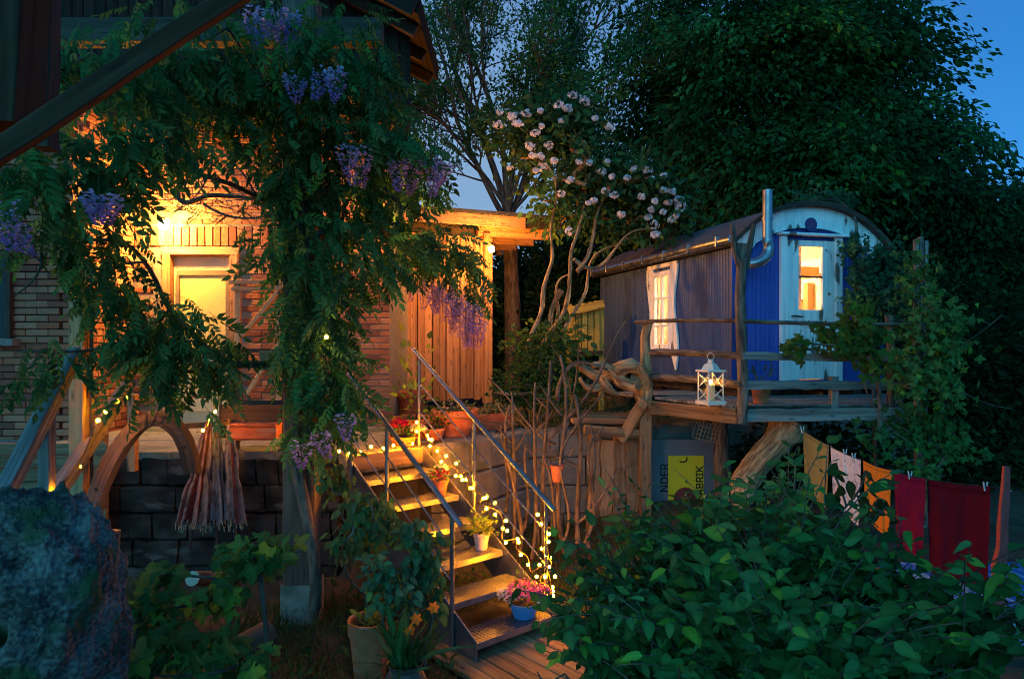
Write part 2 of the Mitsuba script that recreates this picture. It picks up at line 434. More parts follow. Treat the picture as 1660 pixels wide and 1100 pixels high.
def foliage(parent, tpls, pos, R, sc, base, parts=0, leafname='leaf', var=0.35, yellow=0.0, smooth=False, freq=1.2, rest='foliage', mat='leaf', cm=None):
    """Leaves on a plant: those that show largest in the photograph are parts, the rest is one mesh."""
    n = len(pos)
    colr = leaf_colours(n, base, var, pos, freq, yellow) * (1.0 if cm is None else cm)
    left = np.ones(n, bool)
    if parts:
        dist = np.linalg.norm(pos - [0, 0, CAMZ], axis=1)
        px, py = CX + FOC * pos[:, 0] / pos[:, 1], CY - FOC * (pos[:, 2] - CAMZ) / pos[:, 1]
        ok = (pos[:, 1] > 0.3) & (px > -10) & (px < 1670) & (py > -10) & (py < 1110)
        score = np.where(ok, sc / dist, -1)
        pick = np.argsort(-score)[:parts]
        pick = pick[score[pick] > 0]
        left[pick] = False
        lum = colr[pick].mean(1)
        q = np.quantile(lum, [0.1, 0.3, 0.5, 0.7, 0.92])
        ref = [colr[pick][np.argmin(abs(lum - x))] for x in q]
        plies = {}
        for i in pick:
            k, t = int(np.argmin(abs(q - colr[i].mean()))), int(rng.integers(len(tpls)))
            if (k, t) not in plies:
                m = tpls[t]
                plies[k, t] = mikit.ply((m.V, m.F), mat, smooth, color=np.clip(ref[k] * m.C * 2, 0, 0.95))
            W = np.eye(4)
            W[:3, :3] = R[i] * sc[i]; W[:3, 3] = pos[i]
            scene[nm(parent + '__' + leafname)] = {**plies[k, t], 'to_world': T4(W)}
    if left.any():
        m = scatter(tpls, pos[left], R[left], sc[left], colr[left])
        add(parent, rest, m, mat, smooth, kind='stuff')

def blob_points(blobs, shell=0.35):
    """Points in ellipsoids seen in the picture: (px, py, rx, ry, depth, half depth, count)."""
    out, cen = [], []
    for (px, py, rx, ry, d, rd, n) in blobs:
        v = rng.normal(size=(n, 3)); v /= np.linalg.norm(v, axis=1, keepdims=True)
        r = rng.random((n, 1)) ** shell
        c = P(px, py, d)
        e = np.array([rx * d / FOC, rd, ry * d / FOC])
        out.append(c + v * r * e); cen.append(np.tile(c, (n, 1)))
    return np.vstack(out), np.vstack(cen)

def jitter(n, s):
    return rng.normal(size=(n, 3)) * s

def skeleton(trunk, clumps, r_tip, r_base, bias=0.25, wob=0.12, sides=5):
    """Limbs that join the trunk to every clump, thicker where they carry more."""
    N = [np.asarray(p, float) for p in trunk]
    par = [i - 1 for i in range(len(N))]
    plen = [0.0]
    for i in range(1, len(N)):
        plen.append(plen[-1] + np.linalg.norm(N[i] - N[i - 1]) * 0.3)
    A = np.array(N)
    first = 1 if len(N) > 2 else 0
    dist = np.min(np.linalg.norm(clumps[:, None] - A[None, first:], axis=2), axis=1)
    for c in clumps[np.argsort(dist)]:
        A = np.array(N)
        d = np.linalg.norm(A - c, axis=1) + bias * np.array(plen)
        d[:first] += 9
        d += np.maximum(0, A[:, 2] - c[2]) * 0.5
        k = int(np.argmin(d))
        L = np.linalg.norm(A[k] - c)
        if L > 0.5:
            m = A[k] * 0.5 + c * 0.5 + rng.normal(size=3) * wob * L * 0.6 + [0, 0, 0.06 * L]
            N.append(m); par.append(k); plen.append(plen[k] + L / 2); k = len(N) - 1
        N.append(c); par.append(k); plen.append(plen[k] + L / 2)
    cnt = np.ones(len(N)); kids = np.zeros(len(N), int)
    for i in range(len(N) - 1, 0, -1):
        cnt[par[i]] += cnt[i]; kids[par[i]] += 1
    rad = np.minimum(r_base, r_tip * cnt ** 0.52)
    nt = len(trunk)
    rad[:nt] = np.maximum(rad[:nt], np.linspace(r_base, r_base * 0.5, nt))
    ms, seen = [], np.zeros(len(N), bool)
    tips = sorted([i for i in range(nt, len(N)) if kids[i] == 0], key=lambda i: -plen[i])
    seen[:nt] = True
    for t in tips:
        path = [t]
        while not seen[path[-1]]:
            seen[path[-1]] = True
            path.append(par[path[-1]])
        if len(path) < 2:
            continue
        pts = np.array([np.concatenate([N[i], [rad[i]]]) for i in path[::-1]])
        pts[0, 3] = min(pts[0, 3], pts[1, 3] * 1.25)
        sm = smooth_path(pts, 3 * len(pts), True)
        ms.append(tube(sm[:, :3], np.maximum(sm[:, 3], r_tip * 0.5), sides, False))
    tr = smooth_path(np.array([np.concatenate([N[i], [rad[i]]]) for i in range(nt)]), 5 * nt)
    return tube(tr[:, :3], tr[:, 3], 12, True, 0.12), (cat(ms) if ms else None)

QL = [quad_leaf()]
def crown_leaves(clumps, per, rad, size, flat=0.6, up=0.5, tilt=0.0):
    n = len(clumps) * per
    c = np.repeat(clumps, per, 0)
    off = np.clip(rng.normal(size=(n, 3)), -1.7, 1.7) * rad * [1, 1, flat]
    if tilt:
        tl = np.repeat(rng.normal(size=(len(clumps), 2)) * tilt, per, 0)
        off[:, 2] += (off[:, :2] * tl).sum(1) - 0.25 * (off[:, :2] ** 2).sum(1) / rad
    d = off + jitter(n, 0.5 * rad) + [0, 0, -0.35 * rad]
    nr = jitter(n, 0.6) + [0, 0, up]
    return c + off, frames(d, nr), size * rng.uniform(0.6, 1.25, n)

def clump_tint(k, per, sd=0.35, lit_gold=0.12):  # some clumps coloured yellow, standing in for warm lamplight
    v = np.exp(rng.normal(size=(k, 1)) * sd) * np.ones((1, 3))
    g = rng.random((k, 1)) < lit_gold
    return np.repeat(np.where(g, v * [2.2, 1.6, 0.8], v), per, 0)

def tree(name, label, trunk, blobs, per, rad, size, base, r_tip=0.018, r_base=0.2, bark='bark', group=None, cat_='tree', flat=0.6, tpls=None, yellow=0.03, bias=0.25, twigs=True, tilt=0.0, up=0.5, sd=0.3, lit_gold=0.0):
    key = thing(name, label, cat_, group)
    cl, _ = blob_points(blobs, 0.45)
    tr, limbs = skeleton(trunk, cl, r_tip, r_base, bias)
    add(key, 'trunk', tr, bark, True)
    if twigs and limbs is not None:
        add(key, 'limbs', limbs, bark, True, kind='stuff')
    pos, R, sc = crown_leaves(cl, per, rad, size, flat, up, tilt)
    foliage(key, tpls or QL, pos, R, sc, base, rest='crown', yellow=yellow, freq=0.9, cm=clump_tint(len(cl), per, sd, lit_gold))
    return key

# ================================================================== the setting: ground, terrace, walls
LX = np.array([-40, -1.75, -1.5, -0.9, 0.2, 1.5, 3.0, 5.0, 9.0, 40])
LY = np.array([6.85, 6.85, 6.62, 7.15, 8.6, 8.65, 9.4, 9.7, 10.5, 14])
def ground_z(x, y):
    f = np.interp(x, LX, LY)
    up = np.clip((y - f - 0.02) / 0.22, 0, 1)
    up = up * up * (3 - 2 * up)
    low = 0.28 * np.clip((x - 0.6) / 1.4, 0, 1) + 0.12 * np.clip((y - 5) / 3, 0, 1)
    high = 1.24 + 0.16 * np.clip((y - 9.5) / 3, 0, 1)
    q = np.stack([x, y, 0 * x], -1)
    bump = 0.10 * (meshkit.noise(q * 1.7) - 0.5) + 0.05 * (meshkit.noise(q * 6.0) - 0.5)
    flat = (x < -0.2) & (y > f) & (y < 9.6)
    return low * (1 - up) + high * up + bump * np.where(flat, 0.15, 0.6)
gx = np.concatenate([-np.geomspace(300, 7, 14)[:-1], np.linspace(-7, 8, 151), np.geomspace(8, 300, 14)[1:]])
gy = np.concatenate([-np.geomspace(60, 0.5, 9)[:-1], np.linspace(-0.5, 14, 182), np.geomspace(14, 400, 16)[1:]])
GX, GY = np.meshgrid(gx, gy)
nx = len(gx)
i, j = np.meshgrid(np.arange(len(gy) - 1), np.arange(nx - 1), indexing='ij')
q = (i * nx + j).ravel()
struct('ground', M(np.stack([GX, GY, ground_z(GX, GY)], -1).reshape(-1, 3), np.vstack([np.stack([q, q + 1, q + nx + 1], 1), np.stack([q, q + nx + 1, q + nx], 1)])), 'soil', True)

L0, W0, DN = np.array([-1.545, 6.45]), np.array([0.76, 0.65]), np.array([0.65, -0.76])
SW, GO, RISE, ZL = 0.82, 0.327, 0.1845, 1.293
R0 = L0 + W0 * SW
from shapely.geometry import Polygon, box as sbox
terr = Polygon([(-7, 6.72), (-1.72, 6.72), tuple(L0 + DN * 0.0), tuple(R0), (-0.2, 8.0), (-0.2, 8.72), (-7, 8.72)])
X3, Y3, Z3 = np.eye(3)
struct('terrace', prism(terr.buffer(-0.02), 0.12, [0, 0, 1.12], X3, Y3, Z3), 'stone')
yy = 6.3
while yy < 8.7:
    xx = -7 + rng.random() * 0.4
    while xx < -0.1:
        w_ = rng.uniform(0.45, 0.7)
        g = sbox(xx + 0.006, yy + 0.006, xx + w_ - 0.006, yy + 0.40 - 0.006).intersection(terr)
        if g.area > 0.01 and g.geom_type == 'Polygon':
            add('terrace', 'paving_slab', prism(g, 0.05 + rng.uniform(-0.003, 0.003), [0, 0, 1.242], X3, Y3, Z3), 'stone')
        xx += w_
    yy += 0.40

def block_wall(key, p0, p1, z0, z1, courses, lmin, lmax, depth, mat, name='stone_block', rough=0.02, stagger=0.02):
    p0, p1 = np.asarray(p0, float), np.asarray(p1, float)
    u = unit(p1 - p0); L = np.linalg.norm(p1 - p0)
    nrm = np.array([u[1], -u[0]])
    h = (z1 - z0) / courses
    add(key, 'core', beam([*(p0 - nrm * 0.1), (z0 + z1) / 2], [*(p1 - nrm * 0.1), (z0 + z1) / 2], depth * 0.8, z1 - z0 - 0.02), 'soil')
    for c in range(courses):
        s = -rng.random() * lmin * 0.6
        while s < L:
            l = rng.uniform(lmin, lmax)
            a, b = max(s, 0) + 0.008, min(s + l, L) - 0.008
            if b - a > 0.06:
                o = nrm * rng.uniform(0, stagger)
                zc = z0 + (c + 0.5) * h
                add(key, name, beam([*(p0 + u * a + o), zc], [*(p0 + u * b + o), zc], depth, h - 0.016, ch=0.02, n=3, rough=rough), mat)
            s += l

k = thing('retaining_wall', 'dark wall of large stone blocks behind the curved beam and hanging parasols', 'stone wall')
block_wall(k, (-4.15, 6.86), (-1.7, 6.86), -0.1, 1.23, 5, 0.22, 0.62, 0.3, 'dark_stone', rough=0.04, stagger=0.04)
k = thing('garden_wall', 'low grey stone wall between the stairs and the raised wagon', 'stone wall')
block_wall(k, (-0.86, 7.12), (0.2, 8.52), -0.1, 1.30, 4, 0.3, 0.6, 0.3, 'stone', stagger=0.05)
block_wall(k, (0.2, 8.55), (1.42, 8.62), -0.1, 1.30, 4, 0.3, 0.6, 0.3, 'stone', stagger=0.05)
block_wall(k, (1.5, 8.68), (3.1, 9.45), -0.1, 1.30, 4, 0.3, 0.6, 0.3, 'stone', stagger=0.05)
block_wall(k, (3.1, 9.45), (6.2, 10.0), -0.1, 1.30, 4, 0.3, 0.6, 0.3, 'stone', stagger=0.05)

# boarded front of the ramp at far left
k = thing('board_fence', 'fence of horizontal weathered boards under the ramp at far left', 'fence')
for n_ in range(9):
    zc = 0.36 + n_ * 0.125
    add(k, 'board', beam([-5.6, 6.50 + rng.uniform(-.01, .01), zc], [-3.86 + rng.uniform(-.03, .02), 6.50 + rng.uniform(-.01, .01), zc], 0.03, 0.112, ch=0.006, n=4, rough=0.012), 'wood_brown')
for x_ in (-5.4, -4.6, -3.95):
    add(k, 'post', beam([x_, 6.57, -0.05], [x_, 6.57, 1.5], 0.09, 0.09), 'wood_brown')

# ------------------------------------------------------------------ the house
FY, HX1 = 8.72, -1.56
BX, BY = -4.82, 7.6        # the bay at far left stands forward of the lamp
house = thing('brick_house', 'old brick house with lamp lit facade half hidden by wisteria', 'house')
DX0, DX1, DZ = -4.42, -3.48, 3.56
def wallpart(x0, x1, z0, z1):
    return box([(x0 + x1) / 2, FY + 0.142, (z0 + z1) / 2], [x1 - x0, 0.36, z1 - z0])
add(house, 'wall', cat([wallpart(-8, DX0, 1.1, 5.2), box([(BX - 8) / 2 - 0.018, BY + 0.55, 3.15], [BX + 8 - 0.036, 1.03, 4.1]), wallpart(DX1, HX1, 1.1, 5.2), wallpart(DX0, DX1, DZ, 5.2), box([HX1 - 0.18, FY + 1.5, 3.1], [0.33, 2.2, 4.2])]).col((0.17, 0.145, 0.12)), 'matt')
BR = [(0.27, 0.095, 0.05), (0.33, 0.125, 0.062), (0.22, 0.075, 0.043), (0.29, 0.135, 0.075), (0.17, 0.062, 0.04), (0.35, 0.16, 0.09)]
bm = box([0, 0, 0], [0.24, 0.10, 0.068], ch=0.006)
bm2 = box([0, 0, 0], [0.115, 0.10, 0.068], ch=0.006)
plies = {}
far_bricks, near_bricks = [], []
courses = int((5.1 - 1.25) / 0.079)
def lay(u0, u1, where, turned, seen):
    for c in range(courses):
        zc = 1.29 + c * 0.079
        uu = u0 + (0.125 if c % 2 else 0)
        while uu < u1:
            w_ = min(0.24, u1 - uu)
            uc = uu + w_ / 2
            x, y = where(uc)
            if w_ > 0.1 and not (not turned and y > 8 and DX0 - 0.02 < x + w_ / 2 and x - w_ / 2 < DX1 + 0.02 and zc < DZ + 0.27):
                px, py = CX + FOC * x / y, CY - FOC * (zc - CAMZ) / y
                item = (x, y, zc, w_ < 0.2, int(rng.integers(6)), turned)
                (near_bricks if seen(px, py) and len(near_bricks) < 300 else far_bricks).append(item)
            uu += 0.25
lay(-8.0, BX, lambda u: (u, BY + rng.uniform(-0.004, 0.004)), False, lambda px, py: 15 < px < 132 and 430 < py < 640)
lay(BX + 0.02, HX1, lambda u: (u, FY + rng.uniform(-0.004, 0.004)), False, lambda px, py: (228 < px < 460 and 290 < py < 400) or (390 < px < 460 and 450 < py < 640) or (565 < px < 640 and 480 < py < 660))
lay(BY + 0.07, FY - 0.04, lambda u: (BX - 0.045 + rng.uniform(-0.004, 0.004), u), True, lambda px, py: False)
for (x, y, z, half, v, turned) in near_bricks:
    if (half, v) not in plies:
        m = bm2 if half else bm
        plies[half, v] = mikit.ply((m.V, m.F), 'brick', False, color=np.tile(BR[v], (len(m.V), 1)))
    W = np.eye(4); W[:3, 3] = (x, y, z); W[:3, :3] = np.diag([rng.uniform(.985, 1.01), 1, rng.uniform(.96, 1.02)])
    scene[nm(house + '__brick')] = {**plies[half, v], 'to_world': T4(W)}
add(house, 'brickwork', cat([((bm2 if h_ else bm).rot(rz(math.pi / 2)) if t_ else (bm2 if h_ else bm)).move([x, y, z]).col(BR[v]) for (x, y, z, h_, v, t_) in far_bricks]), 'brick', kind='stuff')
for n_ in range(19):     # soldier course over the door
    x_ = -4.94 + n_ * 0.1
    add(house, 'lintel_brick', box([x_, FY - 0.012, 3.71], [0.085, 0.11, 0.24]).col(BR[n_ % 6]), 'brick')
door = add(house, 'door', cat([box([-3.95, FY + 0.06, 2.42], [0.90, 0.05, 2.26]), box([-3.95, FY + 0.025, 1.78], [0.6, 0.03, 0.6])]).col((0.50, 0.40, 0.22)), 'paint')  # cream yellowed to carry the lamplight on the door
add(house + '__door', 'pane', box([-3.95, FY + 0.02, 2.75], [0.60, 0.012, 0.95]).col((0.60, 0.42, 0.13)), 'paint')  # opaque pale panel, its yellow lamplight painted into the colour
for a, b in (((-4.28, 2.24), (-3.62, 2.24)), ((-4.28, 3.25), (-3.62, 3.25))):
    add(house + '__door', 'rail', beam([a[0], FY + 0.015, a[1]], [b[0], FY + 0.015, b[1]], 0.05, 0.07).col((0.16, 0.11, 0.06)), 'paint')
for x_ in (-4.27, -3.63):
    add(house + '__door', 'stile', beam([x_, FY + 0.015, 2.28], [x_, FY + 0.015, 3.21], 0.06, 0.05).col((0.16, 0.11, 0.06)), 'paint')
add(house + '__door', 'handle', tube([[-3.58, FY - 0.05, 2.3], [-3.68, FY - 0.05, 2.3]], 0.012), 'black_iron', True)
for a, b in (((-4.38, 1.28), (-4.38, 3.56)), ((-3.52, 1.28), (-3.52, 3.56))):
    add(house, 'door_frame', beam([a[0], FY - 0.03, a[1]], [b[0], FY - 0.03, b[1]], 0.11, 0.10), 'wood_larch')
add(house, 'door_frame', beam([-4.44, FY - 0.033, 3.52], [-3.46, FY - 0.033, 3.52], 0.11, 0.10), 'wood_larch')
wk = add(house, 'window', box([-5.80, BY - 0.03, 2.87], [0.56, 0.06, 0.90]).col((0.02, 0.02, 0.024)), 'paint')
for x_ in (-6.06, -5.54):
    add(wk, 'frame', beam([x_, BY - 0.08, 2.40], [x_, BY - 0.08, 3.34], 0.06, 0.06), 'wood_dark')
add(wk, 'sill', beam([-6.15, BY - 0.10, 2.37], [-5.44, BY - 0.10, 2.37], 0.14, 0.08), 'stone')
# upper storey: dark boards under a pitched roof whose eave points right
up = add(house, 'upper_storey', box([-4.95, 8.75, 6.6], [7.1, 1.4, 3.1]), 'black_wood')
for n_ in range(40):
    x_ = -6.4 + n_ * 0.132
    zt = 6.0 + (-1.0 - x_) * 0.53
    add(up, 'board', beam([x_, 8.0, 5.02 + rng.uniform(-.02, .02)], [x_, 8.0, min(zt, 8.4)], 0.124, 0.03, up=(0, 1, 0)), 'black_wood')
roof_pts = [(-1.02, 5.92), (-0.99, 6.09), (-7.5, 9.54), (-7.5, 9.37)]
add(house, 'roof', prism(roof_pts, 1.9, [0, 9.3, 0], X3, Z3, -Y3), 'black_wood')
add(house, 'eave_board', beam([-1.04, 7.36, 5.98], [-7.5, 7.36, 9.40], 0.03, 0.22), 'black_wood')
for y_ in (7.7, 8.4, 9.1):
    add(house, 'rafter', beam([-1.08, y_, 5.86], [-4.0, y_, 7.38], 0.09, 0.13), 'black_wood')

# post that carries the overhang and the wisteria
k = thing('timber_post', 'thick dark timber post on a concrete foot left of the stairs', 'post')
add(k, 'shaft', beam([-1.78, 5.8, 0.36], [-1.78, 5.8, 5.3], 0.26, 0.26, up=(0, 1, 0), n=14, rough=0.02, ch=0.02), 'wood_post')
add(k, 'concrete_foot', box([-1.78, 5.8, 0.14], [0.29, 0.29, 0.44], ch=0.012), 'stone')
add(k, 'cross_beam', beam([-6.0, 5.8, 5.0], [-1.1, 5.8, 5.0], 0.16, 0.2, n=6, rough=0.01), 'wood_dark')
add(k, 'cross_beam', beam([-1.78, 5.9, 5.18], [-1.78, 8.0, 5.18], 0.14, 0.16), 'wood_dark')

# ------------------------------------------------------------------ lamps
def wall_lamp(c, power, label, r=0.045, wt=14.0, back=(0, 1, 0), tint=WARM):
    k = thing('wall_lamp', label, 'lamp', 'warm lamps on the house and porch')
    c = np.asarray(c, float); b = np.asarray(back, float)
    add(k, 'bracket', tube(smooth_path([c + b * 0.16 + [0, 0, 0.02], c + b * 0.1 + [0, 0, 0.12], c + [0, 0, 0.085]], 8), 0.008, 6), 'black_iron', True)
    add(k, 'socket', lathe([(0.0, 0.10), (0.02, 0.10), (0.024, 0.05), (0.0, 0.048)], 12, c), 'black_iron', True)
    bulb(k, 'bulb', c, r, power, tint, wt)
    return k
wall_lamp(P(265, 365, 8.40), 11.0, 'bright bare bulb on the brick wall above the yellow lit door', 0.06, 16, tint=np.array([1.0, 0.48, 0.09]))
wall_lamp(P(797, 404, 10.15), 5.2, 'small bright lamp under the porch roof of the plank shed', 0.05, 14, (-.42, .9, 0), np.array([1.0, 0.38, 0.06]))
wall_lamp(P(640, 326, 8.3), 5.0, 'lamp glowing behind the wisteria at the right end of the house', 0.05, 14, tint=np.array([1.0, 0.36, 0.055]))

# ------------------------------------------------------------------ plank shed with porch roof
shed = thing('plank_shed', 'shed of orange vertical planks with a flat porch roof', 'shed')
SU, SV = np.array([0.917, 0.399, 0]), np.array([-0.399, 0.917, 0])
S0 = np.array([-1.95, 10.15, 0.0])
SL = 1.66
add(shed, 'wall', beam(S0 + SU * 0.02 + SV * 0.08 + [0, 0, 2.9], S0 + SU * SL + SV * 0.08 + [0, 0, 2.9], 0.06, 2.7), 'wood_dark')
add(shed, 'wall', beam(S0 + SU * (SL - 0.05) + SV * 0.12 + [0, 0, 2.9], S0 + SU * (SL - 0.05) + SV * 2.4 + [0, 0, 2.9], 0.06, 2.7), 'wood_larch')
s, n_ = 0.0, 0
while s < SL - 0.06:
    w_ = rng.uniform(0.10, 0.125)
    a = S0 + SU * (s + w_ / 2) + SV * (0.0 if n_ % 2 else 0.018)
    add(shed, 'plank', beam(a + [0, 0, 1.46 + rng.uniform(-.02, .02)], a + [0, 0, 4.02], w_ - 0.008, 0.024, up=SV, n=3, rough=0.005), 'wood_larch')
    s += w_; n_ += 1
a = S0 + SU * (SL + 0.03) - SV * 0.02
add(shed, 'corner_post', beam(a + [0, 0, 1.4], a + [0, 0, 4.0], 0.13, 0.13, up=SV), 'wood_larch')
RO = S0 - SU * 0.1 - SV * 0.30
RL = 2.95
add(shed, 'roof', beam(RO + SU * (RL / 2) + SV * -0.1 + [0, 0, 4.34], RO + SU * (RL / 2) + SV * 3.0 + [0, 0, 4.28], RL + 0.1, 0.045), 'felt')
add(shed, 'roof_boards', beam(RO + SU * (RL / 2) + SV * 0.0 + [0, 0, 4.285], RO + SU * (RL / 2) + SV * 2.9 + [0, 0, 4.23], RL, 0.03), 'wood_larch')
add(shed, 'fascia_board', beam(RO - SV * 0.05 + [0, 0, 4.22], RO + SU * (RL - 0.65) - SV * 0.05 + [0, 0, 4.22], 0.03, 0.18), 'wood_larch')
add(shed, 'fascia_board', beam(RO + SU * (RL - 0.64) - SV * 0.03 + [0, 0, 4.23], RO + SU * RL - SV * 0.03 + [0, 0, 4.23], 0.03, 0.14), 'wood_dark')
for v_ in (0.22, 0.95, 1.7, 2.4):
    add(shed, 'porch_beam', beam(RO + SU * 1.6 + SV * v_ + [0, 0, 4.10], RO + SU * (RL - 0.05) + SV * v_ + [0, 0, 4.10], 0.09, 0.16), 'wood_larch')
for u_ in (1.75, 2.3, 2.8):
    add(shed, 'rafter', beam(RO + SU * u_ + SV * 0.02 + [0, 0, 4.225], RO + SU * u_ + SV * 2.85 + [0, 0, 4.20], 0.06, 0.09), 'wood_larch')
add(shed, 'porch_beam', beam(RO + SU * 1.72 + SV * 0.1 + [0, 0, 4.0], RO + SU * 1.72 + SV * 2.6 + [0, 0, 4.0], 0.1, 0.1), 'wood_larch')

# ------------------------------------------------------------------ stairs
def SP(s, z, w=0.0):
    q = L0 + DN * s + W0 * w
    return np.array([q[0], q[1], z])
def tread_z(s):
    return ZL - RISE * s / GO
st = thing('metal_staircase', 'galvanised metal staircase with grated treads and tube handrails', 'staircase')
WX, DX = np.array([*W0, 0]), np.array([*DN, 0])
for side in (0, 1):
    o = SP(0, 0, -0.012 if side == 0 else SW)
    poly = [(0.0, ZL + 0.02), (6 * GO - 0.30, tread_z(6 * GO - 0.30) + 0.03), (6 * GO + 0.03, tread_z(6 * GO) + 0.03), (6 * GO + 0.03, -0.02), (6 * GO - 0.27, -0.02), (0.0, ZL - 0.34)]
    add(st, 'stringer', prism(poly, 0.012, o, DX, Z3, unit(np.cross(DX, Z3)) * -1), 'zinc')
for n_ in range(1, 7):
    s1, z = GO * n_, ZL - RISE * n_
    t_ = add(st, 'tread', beam(SP(s1 - 0.14, z - 0.012, 0.01), SP(s1 - 0.14, z - 0.012, SW - 0.01), 0.27, 0.022, ch=0.002), 'grating')
    add(t_, 'nosing', beam(SP(s1 - 0.002, z - 0.022, 0.01), SP(s1 - 0.002, z - 0.022, SW - 0.01), 0.006, 0.05, ch=0.001), 'zinc')
add(st, 'landing_edge', beam(SP(0.008, ZL - 0.07, 0), SP(0.008, ZL - 0.07, SW), 0.02, 0.15), 'wood_brown')
def hand(side, pts, r=0.021):
    add(st, 'handrail', tube(pts, r, 10), 'zinc', True)
hand(0, [SP(0.05, 2.09, -0.02), SP(1.83, 1.02, -0.02)])
hand(1, [SP(-0.2, 2.30, SW + 0.02), SP(1.93, 1.015, SW + 0.02)])
def rail_z(side, s):
    return (2.09 + (1.02 - 2.09) * (s - 0.05) / 1.78) if side == 0 else (2.30 + (1.015 - 2.30) * (s + 0.2) / 2.13)
for side, ss in ((0, (0.12, 0.76, 1.72)), (1, (-0.095, 0.843, 1.815))):
    w_ = -0.03 if side == 0 else SW + 0.03
    for s in ss:
        zb = max(tread_z(s) - 0.12, 0.0) if s < 1.6 else 0.0
        add(st, 'baluster', tube([SP(s, zb, w_), SP(s, rail_z(side, s), w_)], 0.017, 8), 'zinc', True)
    for f in (0.34, 0.67):
        a, b = (0.05, 1.74) if side == 0 else (-0.1, 1.83)
        za = [tread_z(s) + f * (rail_z(side, s) - tread_z(s)) for s in (a, b)]
        add(st, 'guard_rod', tube([SP(a, za[0], w_), SP(b, za[1], w_)], 0.0075, 6), 'zinc', True)
# planks at the foot
k = thing('plank_walkway', 'dark wet wooden planks laid at the foot of the staircase', 'walkway')
for n_ in range(9):
    c = SP(6 * GO + 0.02, 0.055 + rng.uniform(-.004, .004), -0.12 + n_ * 0.125)
    add(k, 'plank', beam(c - DX * 0.5, c + DX * 2.2, 0.118, 0.035, n=3, rough=0.006), 'wood_brown')

# ------------------------------------------------------------------ wagon
C0 = np.array([2.62, 8.05, 0.0])
FU, SU2 = np.array([0.966, 0.259, 0]), np.array([-0.259, 0.966, 0])
WW, WL, WZ0, EAVE, PEAK = 2.08, 4.1, 1.88, 3.56, 3.98
wagon = thing('site_wagon', 'blue timber wagon with arched roof standing beside the balcony', 'wagon')
def arch(s, z=EAVE, top=PEAK):
    t = np.clip(s / WW, 0, 1) * 2 - 1
    return z + (top - z) * (1 - np.abs(t) ** 2.3)
def grooved(o, u, nrm, L, z0, ztop, holes, pitch=0.062, amp=0.010):
    """Tongue and groove boards: a vertical profile of flat boards and grooves, cut around the openings."""
    ss, off = [0.0], [0.0]
    s = 0.0
    while s < L - 1e-6:
        for a, d in ((0.12, 0.0), (0.5, amp * 0.35), (0.88, 0.0), (0.96, -amp), (1.0, -amp)):
            ss.append(min(s + a * pitch, L)); off.append(d)
        s += pitch
    for h in holes:
        for x in (h[0], h[1]):
            k = int(np.argmin(abs(np.array(ss) - x))); ss[k] = x
    V, F, UV = [], [], []
    for a in range(len(ss) - 1):
        s0, s1 = ss[a], ss[a + 1]
        if s1 - s0 < 1e-5: continue
        cuts = [(z0, None)]
        m = (s0 + s1) / 2
        segs = []
        lo = z0
        for h in sorted([h for h in holes if h[0] <= m <= h[1]], key=lambda h: h[2]):
            segs.append((lo, lo, h[2], h[2])); lo = h[3]
        segs.append((lo, lo, ztop(s0), ztop(s1)))
        for (a0, a1, b0, b1) in segs:
            k = len(V)
            for (s_, z_, o_) in ((s0, a0, off[a]), (s1, a1, off[a + 1]), (s1, b1, off[a + 1]), (s0, b0, off[a])):
                V.append(o + u * s_ + nrm * o_ + np.array([0, 0, z_])); UV.append((z_, s_))
            F += [[k, k + 1, k + 2], [k, k + 2, k + 3]]
    return M(V, F, UV)
DOOR = (0.70, 1.38, WZ0 + 0.03, 3.60)
WIN = (1.50, 2.02, 2.27, 3.37)
EDGE = 0.0
add(wagon, 'front_boarding', grooved(C0, FU, -SU2, WW, WZ0, lambda s: arch(s) - 0.02, [DOOR]), 'blue_paint', kind='stuff')
add(wagon, 'side_boarding', grooved(C0, SU2, -FU, WL, WZ0, lambda s: EAVE, [WIN]), 'grey_blue_paint', kind='stuff')
add(wagon, 'right_boarding', grooved(C0 + FU * WW, SU2, FU, WL, WZ0, lambda s: EAVE, []), 'blue_paint', kind='stuff')
add(wagon, 'rear_boarding', grooved(C0 + SU2 * WL, FU, SU2, WW, WZ0, lambda s: arch(s) - 0.02, []), 'blue_paint', kind='stuff')
def shell(o, u, L, ztop, holes, z0):
    return grooved(o, u, np.cross(u, Z3), L, z0, ztop, holes, 0.25, 0.0)
IN = 0.06
cream, tan = (0.80, 0.72, 0.56), (0.40, 0.22, 0.10)
Ci = C0 + FU * IN + SU2 * IN
hd = (DOOR[0] - IN, DOOR[1] - IN, DOOR[2], DOOR[3]); hw = (WIN[0] - IN, WIN[1] - IN, WIN[2], WIN[3])
wi, li = WW - 2 * IN, WL - 2 * IN
arch_i = lambda s: arch(s + IN) - 0.08
inner = [shell(Ci, FU, wi, arch_i, [hd], WZ0 + 0.02), shell(Ci, SU2, li, lambda s: EAVE - 0.02, [hw], WZ0 + 0.02), shell(Ci + FU * wi, SU2, li, lambda s: EAVE - 0.02, [], WZ0 + 0.02), shell(Ci + SU2 * li, FU, wi, arch_i, [], WZ0 + 0.02)]
inner = [m.col(cream) for m in inner]
th = np.linspace(0, wi, 17)
cv = np.array([[Ci + FU * s + SU2 * l + np.array([0, 0, float(arch_i(s))]) for s in th] for l in (0, li)]).reshape(-1, 3)
cf = [[a, a + 1, a + 18] for a in range(16)] + [[a, a + 18, a + 17] for a in range(16)]
inner.append(M(cv, cf).col((0.78, 0.62, 0.40)))
